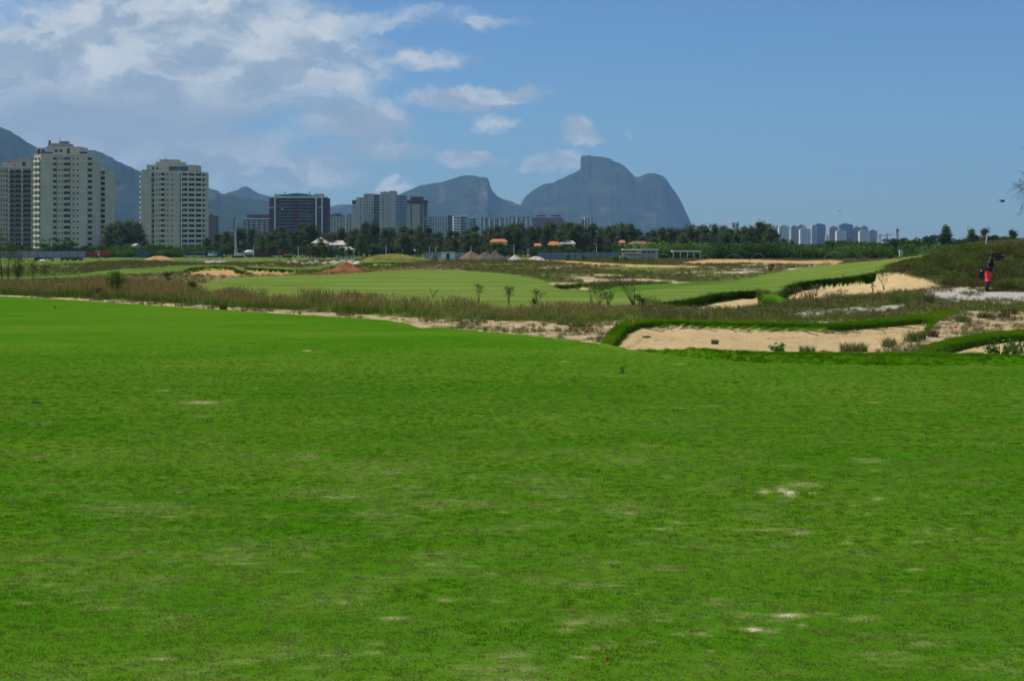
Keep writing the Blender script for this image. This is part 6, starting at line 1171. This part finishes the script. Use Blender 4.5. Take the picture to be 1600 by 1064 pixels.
house(510, 540, 570, 383, 376, TILE3, wall_mat((.40,.42,.44)), 'wide grey-white house between the casuarinas', .2); house(524, 552, 530, 391, 386, TILE3, wall_mat((.50,.50,.5)), 'low grey house right of the pale pointed roof', .2); house(618, 634, 560, 378, 373, make_mat('yellow_tiles', (.40,.34,.16)), HW, 'yellowish roofed house below the brown-topped tower'); house(625, 650, 540, 392, 388.5, M_WHITE, M_WHITE, 'low white shed under the trees at centre left', .1)
house(1078, 1110, 560, 384, 378, TILE3, wall_mat((.28,.27,.25)), 'faded grey house half hidden in the woodland', .2); house(330, 345, 560, 381, 377, TILE3, HW, 'little cream house behind the right end of the bright hedge'); house(205, 213, 470, 384, 381, TILE3, HW, 'tiny cream hut on top of the bright hedge'); house(480, 494, 545, 393, 388.5, TILE, wall_mat((.5,.35,.28)), 'low orange-pink house behind the white pickup'); house(740, 756, 520, 392, 388, TILE3, HW2, 'small house behind the tan gravel heap')
p = at(1408.5, 330); o = empty('hut', tuple(p)); tag(o, 'tiny white hut at the edge of the right woodland', 'hut'); hh = wz(390.5, 330)-p.z; MB().box(-.38, .38, 0, .8, 0, hh, M_LOW).build('wall', o); MB().box(-.46, .46, -.1, .9, hh+.01, hh+.1, V_GREY).build('roof', o)
# poles, masts, cranes
def pole(name, px, d, top, label, r=.09, arm=0, cat='pole', mat=None):
    p = at(px, d); h = wz(top, d)-p.z; o = empty(name, tuple(p)); tag(o, label, cat); m = MB(); m.tube([(0, 0, 0), (0, 0, h)], [r, r*.7], mat or V_GREY, 6); m.build('post', o)
    if arm: m = MB(); m.tube([(0, 0, h-.1), (arm, 0, h+.1)], .06, mat or V_GREY, 5); m.build('arm', o); m = MB(); m.box(arm-.3, arm+.3, -.15, .15, h+.02, h+.16, V_WHITE); m.build('lamp_head', o)
for p_, t_, ar, lab in ((603,383,0,'thin white pole under the casuarinas, left of centre'),(681,386,.8,'street lamp left of the gravel heaps'),(671,385,0,'bare pole near the white shed'),(736,384,0,'white pole behind the tan gravel heap'),(803,382,0,'thin pole between casuarinas right of the bright orange roof'),(932,381,-.9,'street lamp before the trees left of the low white building'),(1059,383,.8,'street lamp above the white canopy'),(396,385,0,'short white pole right of the drilling rig'),(466,385,0,'white pole behind the white pickup'),(825,388,0,'pale yellow post at the trees right of the gravel heaps')): pole('street_lamp' if ar else 'utility_pole', p_, 480, t_, lab, .12, ar, 'street lamp' if ar else 'pole', V_WHITE)
def lattice(px, d, top, w0, w1, label, name, cat, base_h=0):
    p = at(px, d); h = wz(top, d)-p.z; o = empty(name, tuple(p)); tag(o, label, cat); m = MB(); n = 14
    def c(t, i): s = w0*(1-t)+w1*t; return ((1, -1, -1, 1)[i]*s, (1, 1, -1, -1)[i]*s, h*t)
    for i in range(4): m.tube([c(0, i), c(1, i)], .28, V_GREY, 4)
    for k in range(n):
        for i in range(4): m.tube([c(k/n, i), c((k+1)/n, (i+1) % 4)], .12, V_GREY, 3, False); m.tube([c(k/n, (i+1) % 4), c((k+1)/n, i)], .12, V_GREY, 3, False)
    m.build('lattice', o); return o, h
o, h = lattice(1149, 1100, 349, 1.3, 1.0, 'slim red and white lattice telecom mast above the trees', 'telecom_mast', 'mast'); K = 1100/F
m = MB()
for k in range(3): m.tube([(math.cos(t)*2.2, math.sin(t)*2.2, h-1-k*1.8) for t in np.linspace(0, 6.283, 13)], .15, V_WHITE, 4, False)
m.build('platform', o); m = MB()
for k in range(8): a = k*.785; m.box(math.cos(a)*2.4-.3, math.cos(a)*2.4+.3, math.sin(a)*2.4-.3, math.sin(a)*2.4+.3, h-3.6, h+.6, V_RED if k % 2 else V_WHITE)
m.build('antenna', o); MB().tube([(0, 0, h), (0, 0, h+4)], .15, V_WHITE, 4).build('lightning_rod', o)
for p_, t_, jib, lab in ((1375, 366, 9, 'small tower crane at the right end of the far cluster'), (1386, 364.5, 11, 'taller tower crane right of the small one')):
    o, h = lattice(p_, 2600, t_, .9, .9, lab, 'tower_crane', 'crane'); m = MB(); m.tube([(-jib*.45, 0, h-3), (jib, 0, h-3)], .55, V_GREY, 4); m.tube([(0, 0, h), (jib*.9, 0, h-2.7)], .2, V_GREY, 4); m.build('jib', o); MB().box(-jib*.45, -jib*.3, -1, 1, h-5.5, h-3.4, V_GREY).build('counterweight', o)
o, h = lattice(1402, 1400, 357, .9, .6, 'slender mast with a small top platform above the right woodland', 'telecom_mast', 'mast'); m = MB(); m.box(-1.4, 1.4, -1.2, 1.2, h-3.5, h-1, V_GREY); m.build('platform', o); MB().tube([(0, 0, h), (0, 0, h+3)], .15, V_GREY, 4).build('lightning_rod', o)
# white post on the hill
p = at(1540, 94); o = empty('marker_post', tuple(p)); tag(o, 'leaning white post on top of the hill above the person', 'post'); m = MB(); m.tube([(0, 0, 0), (.09, 0, .72)], .035, V_WHITE, 6); m.build('post', o); m = MB(); m.ball((.10, 0, .74), .05, V_WHITE); m.build('cap', o, smooth=True)
# small markers and litter
FLAGR = pm('red_marker', (.75,.07,.04)); FLAGO = pm('orange_marker', (.75,.22,.12))
for (p_, d_, s, mt_, lab) in ((86,59.5,.05,FLAGR,'tiny red marker at the far left of the lawn'), (948,8.92,.012,FLAGR,'tiny red marker on the lawn at the bottom'), (990,46.5,.06,FLAGO,'pink-orange rag on the sand left of the bunker collar'), (1286,35.3,.05,FLAGO,'small orange tag on the front edge of the near bunker'), (1493,44.5,.05,FLAGO,'orange-red marker on the sandy neck between the bunkers')):
    p = at(p_, d_); m = MB(); m.tube([(0, 0, 0), (0, 0, s*2)], s*.25, mt_, 5); m.poly([(-s, 0, s*.8), (s, .2*s, s*.7), (s*.9, 0, s*2.4), (-s*.8, .2*s, s*2.2)], mt_); m.poly([(-s*.8, .2*s, s*2.2), (s*.9, 0, s*2.4), (s, .5*s, s*1.2), (-s, .6*s, s)], mt_); tag(m.build('marker', None, tuple(p)), lab, 'marker')
# lawn sprinklers throwing arcs of water
WAT = bpy.data.materials.new('water_spray'); WAT.use_nodes = True; g = NT(WAT.node_tree); g.n.clear(); tr = g.new('ShaderNodeBsdfTransparent'); df = g.new('ShaderNodeBsdfDiffuse'); df.inputs[0].default_value = (.75,.8,.85,1); mx = g.new('ShaderNodeMixShader'); mx.inputs[0].default_value = .02; g.l.new(tr.outputs[0], mx.inputs[1]); g.l.new(df.outputs[0], mx.inputs[2]); o_ = g.new('ShaderNodeOutputMaterial'); g.l.new(mx.outputs[0], o_.inputs[0])
for i, (p0, p1, t_, d_, lab) in enumerate(((1022,1052,396.5,300,'arc of sprinkler water right of the low white building'), (1066,1092,397,310,'arc of sprinkler water under the canopy'), (1092,1112,398.5,310,'small sprinkler arc just right of the canopy'), (1130,1165,397.5,300,'wide low sprinkler arc before the woodland'), (1172,1199,396,300,'rounded sprinkler arc above the orange sand bank'), (1286,1325,393.5,290,'long thin sprinkler arc falling to the right'), (1330,1360,400,290,'faint low sprinkler arc at the fairway crest'), (962,985,397.5,300,'faint sprinkler arc left of the low white building'))):
    pa = at(p0, d_); o = empty('sprinkler', tuple(pa)); tag(o, lab, 'sprinkler'); m = MB(); m.tube([(0, 0, 0), (0, 0, .35)], .06, V_DARK, 6); m.build('head', o); W_ = (p1-p0)*d_/F; h = wz(t_, d_)-pa.z; m = MB()
    for s in range(3):
        f = .90+.05*s; pts = [(W_*t*f, s*.25, .3+(h-.3)*4*t*(1-t*.98)*f if t < .5 else .3+(h-.3)*4*t*(1-t)*f) for t in np.linspace(0, 1, 12)]; m.tube(pts, [.03+.10*t for t in np.linspace(0, 1, 12)], WAT, 4, False)
    m.build('water_arc', o)
# birds
M_BIRD = pm('dark_feathers', (.03,.03,.035))
for (p_, q_, d_, w_, tl, lab) in ((1312,330,400,1.3,.5,'small dark bird flying above the far tower cluster'), (1566,315,160,1.35,.15,'dark bird gliding near the bare branches at right'), (1515,355,300,.6,.1,'distant speck of a bird over the right woodland'), (1530,249,300,.5,.2,'tiny speck of a bird high at right')):
    o = empty('bird', (wx(p_, d_), d_, wz(q_, d_)), tl); tag(o, lab, 'bird'); m = MB(); m.ball((0, 0, 0), (w_*.2, w_*.07, w_*.07), M_BIRD, 8, 6); m.ball((w_*.2, 0, .03*w_), (.06*w_, .05*w_, .05*w_), M_BIRD, 6, 4); m.poly([(-w_*.15, -.04*w_, 0), (-w_*.36, -.08*w_, 0), (-w_*.36, .08*w_, 0), (-w_*.15, .04*w_, 0)], M_BIRD); m.build('body', o)
    for sy in (-1, 1): m = MB(); m.poly([(w_*.1, sy*.05*w_, .02), (-w_*.08, sy*.05*w_, .02), (-w_*.10, sy*.3*w_, w_*.14), (w_*.07, sy*.3*w_, w_*.16)], M_BIRD); m.poly([(w_*.07, sy*.3*w_, w_*.16), (-w_*.10, sy*.3*w_, w_*.14), (-w_*.16, sy*.58*w_, w_*.06)], M_BIRD); m.build('wing', o)
# ---------------------------------------------------------------- the person on the white sand
def skin(name, J, E, mats, parent, sub=2):
    me = bpy.data.meshes.new(name); me.from_pydata([j[:3] for j in J], E, [])
    for mm in mats: me.materials.append(mm)
    o = link(name, me, parent); sk = o.modifiers.new('skin', 'SKIN'); sk.use_smooth_shade = True
    for i, v in enumerate(me.skin_vertices[0].data):
        r = J[i][3]; r = r if hasattr(r, '__len__') else (r, r); v.radius = (r[0]*1.22, r[1]*1.22)
        v.use_root = (i == 0)
    sb = o.modifiers.new('subdivide', 'SUBSURF'); sb.levels = sb.render_levels = sub; return o
P_SKIN, P_BLACK, P_RED, P_LEG, P_BOOT, P_GREY = pm('dark_skin', (.09,.05,.035)), pm('black_jacket', (.018,.018,.022), rough=.8), pm('red_shorts', (.85,.05,.06), rough=.8), pm('grey_leggings', (.045,.055,.06), rough=.85), pm('black_boots', (.012,.014,.02)), pm('grey_sleeve', (.13,.125,.12), rough=.85)
pp = at(1543, 66.5); per = empty('person', (pp.x, pp.y, pp.z-.01), -.35); tag(per, 'person in black jacket and red shorts standing on the white sand holding a dark camera', 'person')
# faces towards +x (the right); x forward, y left
J = [(0,0,.98,(.11,.09)), (.02,0,1.15,(.10,.08)), (.09,0,1.36,(.12,.09)), (.13,0,1.49,(.075,.065)), (.17,0,1.57,(.055,.055)), (.21,0,1.67,(.085,.075)), (.215,0,1.76,(.075,.07)),
     (.0,.10,.90,(.105,.10)), (.03,.11,.52,(.068,.066)), (-.01,.11,.28,(.062,.055)), (-.02,.11,.09,(.04,.04)), (.13,.12,.045,(.045,.035)),
     (.0,-.10,.90,(.105,.10)), (.0,-.11,.52,(.068,.066)), (-.05,-.11,.28,(.062,.055)), (-.07,-.11,.09,(.04,.04)), (.08,-.12,.045,(.045,.035)),
     (.12,.20,1.44,(.065,.06)), (.08,.27,1.18,(.05,.048)), (.30,.17,1.24,(.038,.036)), (.40,.10,1.42,(.03,.028)),
     (.12,-.20,1.44,(.065,.06)), (.0,-.28,1.20,(.052,.048)), (.22,-.24,1.12,(.04,.036)), (.38,-.12,1.36,(.03,.028))]
E = [(0,1),(1,2),(2,3),(3,4),(4,5),(5,6),(0,7),(7,8),(8,9),(9,10),(10,11),(0,12),(12,13),(13,14),(14,15),(15,16),(2,17),(17,18),(18,19),(19,20),(2,21),(21,22),(22,23),(23,24)]
skin('body', J, E, [P_SKIN], per)
jk = [(.0,0,.90,(0.183,0.159)), (.0,0,1.03,(0.201,0.165)), (.02,0,1.15,(0.201,0.165)), (.09,0,1.36,(0.232,0.183)), (.13,0,1.50,(0.146,0.122)), (.12,.20,1.44,(0.104,0.098)), (.08,.27,1.18,(0.081,0.076)), (.27,.18,1.23,(0.061,0.061)), (.12,-.20,1.44,(0.104,0.098)), (.0,-.28,1.20,(0.085,0.078)), (.19,-.25,1.13,(0.067,0.061))]
skin('jacket', jk, [(0,1),(1,2),(2,3),(3,4),(3,5),(5,6),(6,7),(3,8),(8,9),(9,10)], [P_BLACK], per)
skin('sleeve_panel', [(.04,-.28,1.34,(.055,.03)), (-.02,-.31,1.18,(.06,.035)), (.10,-.31,1.13,(.05,.035))], [(0,1),(1,2)], [P_GREY], per, 1)
m = MB(); m.ball((0, 0, .95), (.165, .20, .13), P_RED, 14, 8)
for sy, xx in ((.10, .02), (-.10, .0)): m.tube([(0, sy, 1.0), (0, sy*1.02, .84), (xx, sy*1.1, .66), (xx+.01, sy*1.15, .50)], [.10, .135, .125, .118], P_RED, 12)
m.build('shorts', per, smooth=True)
skin('leggings', [(.02,.11,.66,(.08,.078)), (.03,.11,.50,(.075,.072)), (-.01,.11,.28,(.072,.064)), (-.02,.11,.13,(.052,.05)), ], [(0,1),(1,2),(2,3)], [P_LEG], per); skin('leggings', [(0,-.11,.66,(.08,.078)), (.0,-.11,.50,(.075,.072)), (-.05,-.11,.28,(.072,.064)), (-.07,-.11,.13,(.052,.05))], [(0,1),(1,2),(2,3)], [P_LEG], per)
for s, xx in ((1, -.02), (-1, -.07)): skin('boot', [(xx,.11*s,.20,(.06,.055)), (xx,.11*s,.07,(.062,.055)), (xx+.10,.115*s,.05,(.055,.04)), (xx+.19,.12*s,.04,(.045,.03))], [(0,1),(1,2),(2,3)], [P_BOOT], per, 1)
m = MB(); m.ball((.205,0,1.755), (.115,.10,.10), P_BLACK, 10, 7); m.box(.27,.40,-.07,.07,1.755,1.775, P_BLACK); m.build('cap', per, smooth=False)
m = MB()
for s in (-1, 1): m.ball((.295,.035*s,1.70), .014, P_GREY, 6, 4)
m.ball((.31,0,1.665), (.022,.016,.025), P_SKIN, 6, 5); m.ball((.29,0,1.625), (.012,.03,.008), P_RED, 6, 4)
for s in (-1, 1): m.ball((.21,.085*s,1.68), (.02,.012,.032), P_SKIN, 6, 4)
m.build('face', per)
for s, c in ((1, (.42,.085,1.45)), (-1, (.40,-.10,1.39))):   # hands with five fingers closed on the camera
    J = [(c[0]-.03,c[1],c[2]-.03,(.026,.02)), (c[0]+.03,c[1],c[2]+.02,(.032,.02))]; E = [(0,1)]
    for k, ln in enumerate((.8, .95, 1.0, .85)): b = len(J); y = c[1]+(-.03+.02*k); J += [(c[0]+.055,y,c[2]+.045,(.009,.009)), (c[0]+.085*ln,y-.015*s,c[2]+.055,(.008,.008)), (c[0]+.10*ln,y-.035*s,c[2]+.045,(.007,.007))]; E += [(1,b),(b,b+1),(b+1,b+2)]
    b = len(J); J += [(c[0]+.01,c[1]-.03*s,c[2]+.03,(.011,.011)), (c[0]+.045,c[1]-.05*s,c[2]+.05,(.009,.009))]; E += [(0,b),(b,b+1)]; skin('hand', J, E, [P_SKIN], per, 1)
# the camera with its long lens and the bag on the hip
cm = empty('film_camera', (pp.x, pp.y, pp.z), -.35); tag(cm, 'large black camera with a long lens held up by the person', 'camera')
m = MB(); m.box(.34,.56,-.10,.10,1.46,1.74, P_BOOT); m.build('body', cm); MB().tube([(.56,0,1.62), (.74,0,1.66)], [.075,.09], P_BLACK, 10).build('lens', cm); m = MB(); m.box(.42,.60,-.03,.03,1.74,1.78, P_BOOT); m.box(.42,.44,-.03,.03,1.68,1.74, P_BOOT); m.box(.53,.55,-.03,.03,1.74,1.78, P_BOOT); m.build('handle', cm); MB().box(.30,.36,-.05,.05,1.58,1.70, P_BLACK).build('viewfinder', cm)
bg_ = empty('shoulder_bag', (pp.x, pp.y, pp.z), -.35); tag(bg_, 'black bag hanging behind the hip of the person on the sand', 'bag'); m = MB(); m.box(-.36,-.17,-.16,.14,.62,1.0, P_BOOT); m.build('pouch', bg_); m = MB(); m.tube([(-.26,0,1.0), (-.12,-.15,1.32), (.06,-.19,1.56), (.2,.0,1.42), (.1,.19,1.2), (-.1,.1,1.0)], .018, P_BOOT, 5); m.build('strap', bg_); m = MB(); m.ball((-.27,-.17,.97), .035, V_WHITE, 8, 6); m.build('cup', bg_)
# ---------------------------------------------------------------- air
hz = bpy.data.materials.new('haze_air'); hz.use_nodes = True; g = NT(hz.node_tree); g.n.clear()
pv_ = g.new('ShaderNodeVolumePrincipled'); pv_.inputs['Color'].default_value = (.34, .62, 1.0, 1); pv_.inputs['Density'].default_value = 5.2e-5
pv_.inputs['Anisotropy'].default_value = 0.1
o_ = g.new('ShaderNodeOutputMaterial'); g.l.new(pv_.outputs[0], o_.inputs['Volume'])
MB_ = MB(); MB_.box(-8900, 8900, -300, 15500, -40, 830, hz); tag(MB_.build('haze'), kind='stuff')
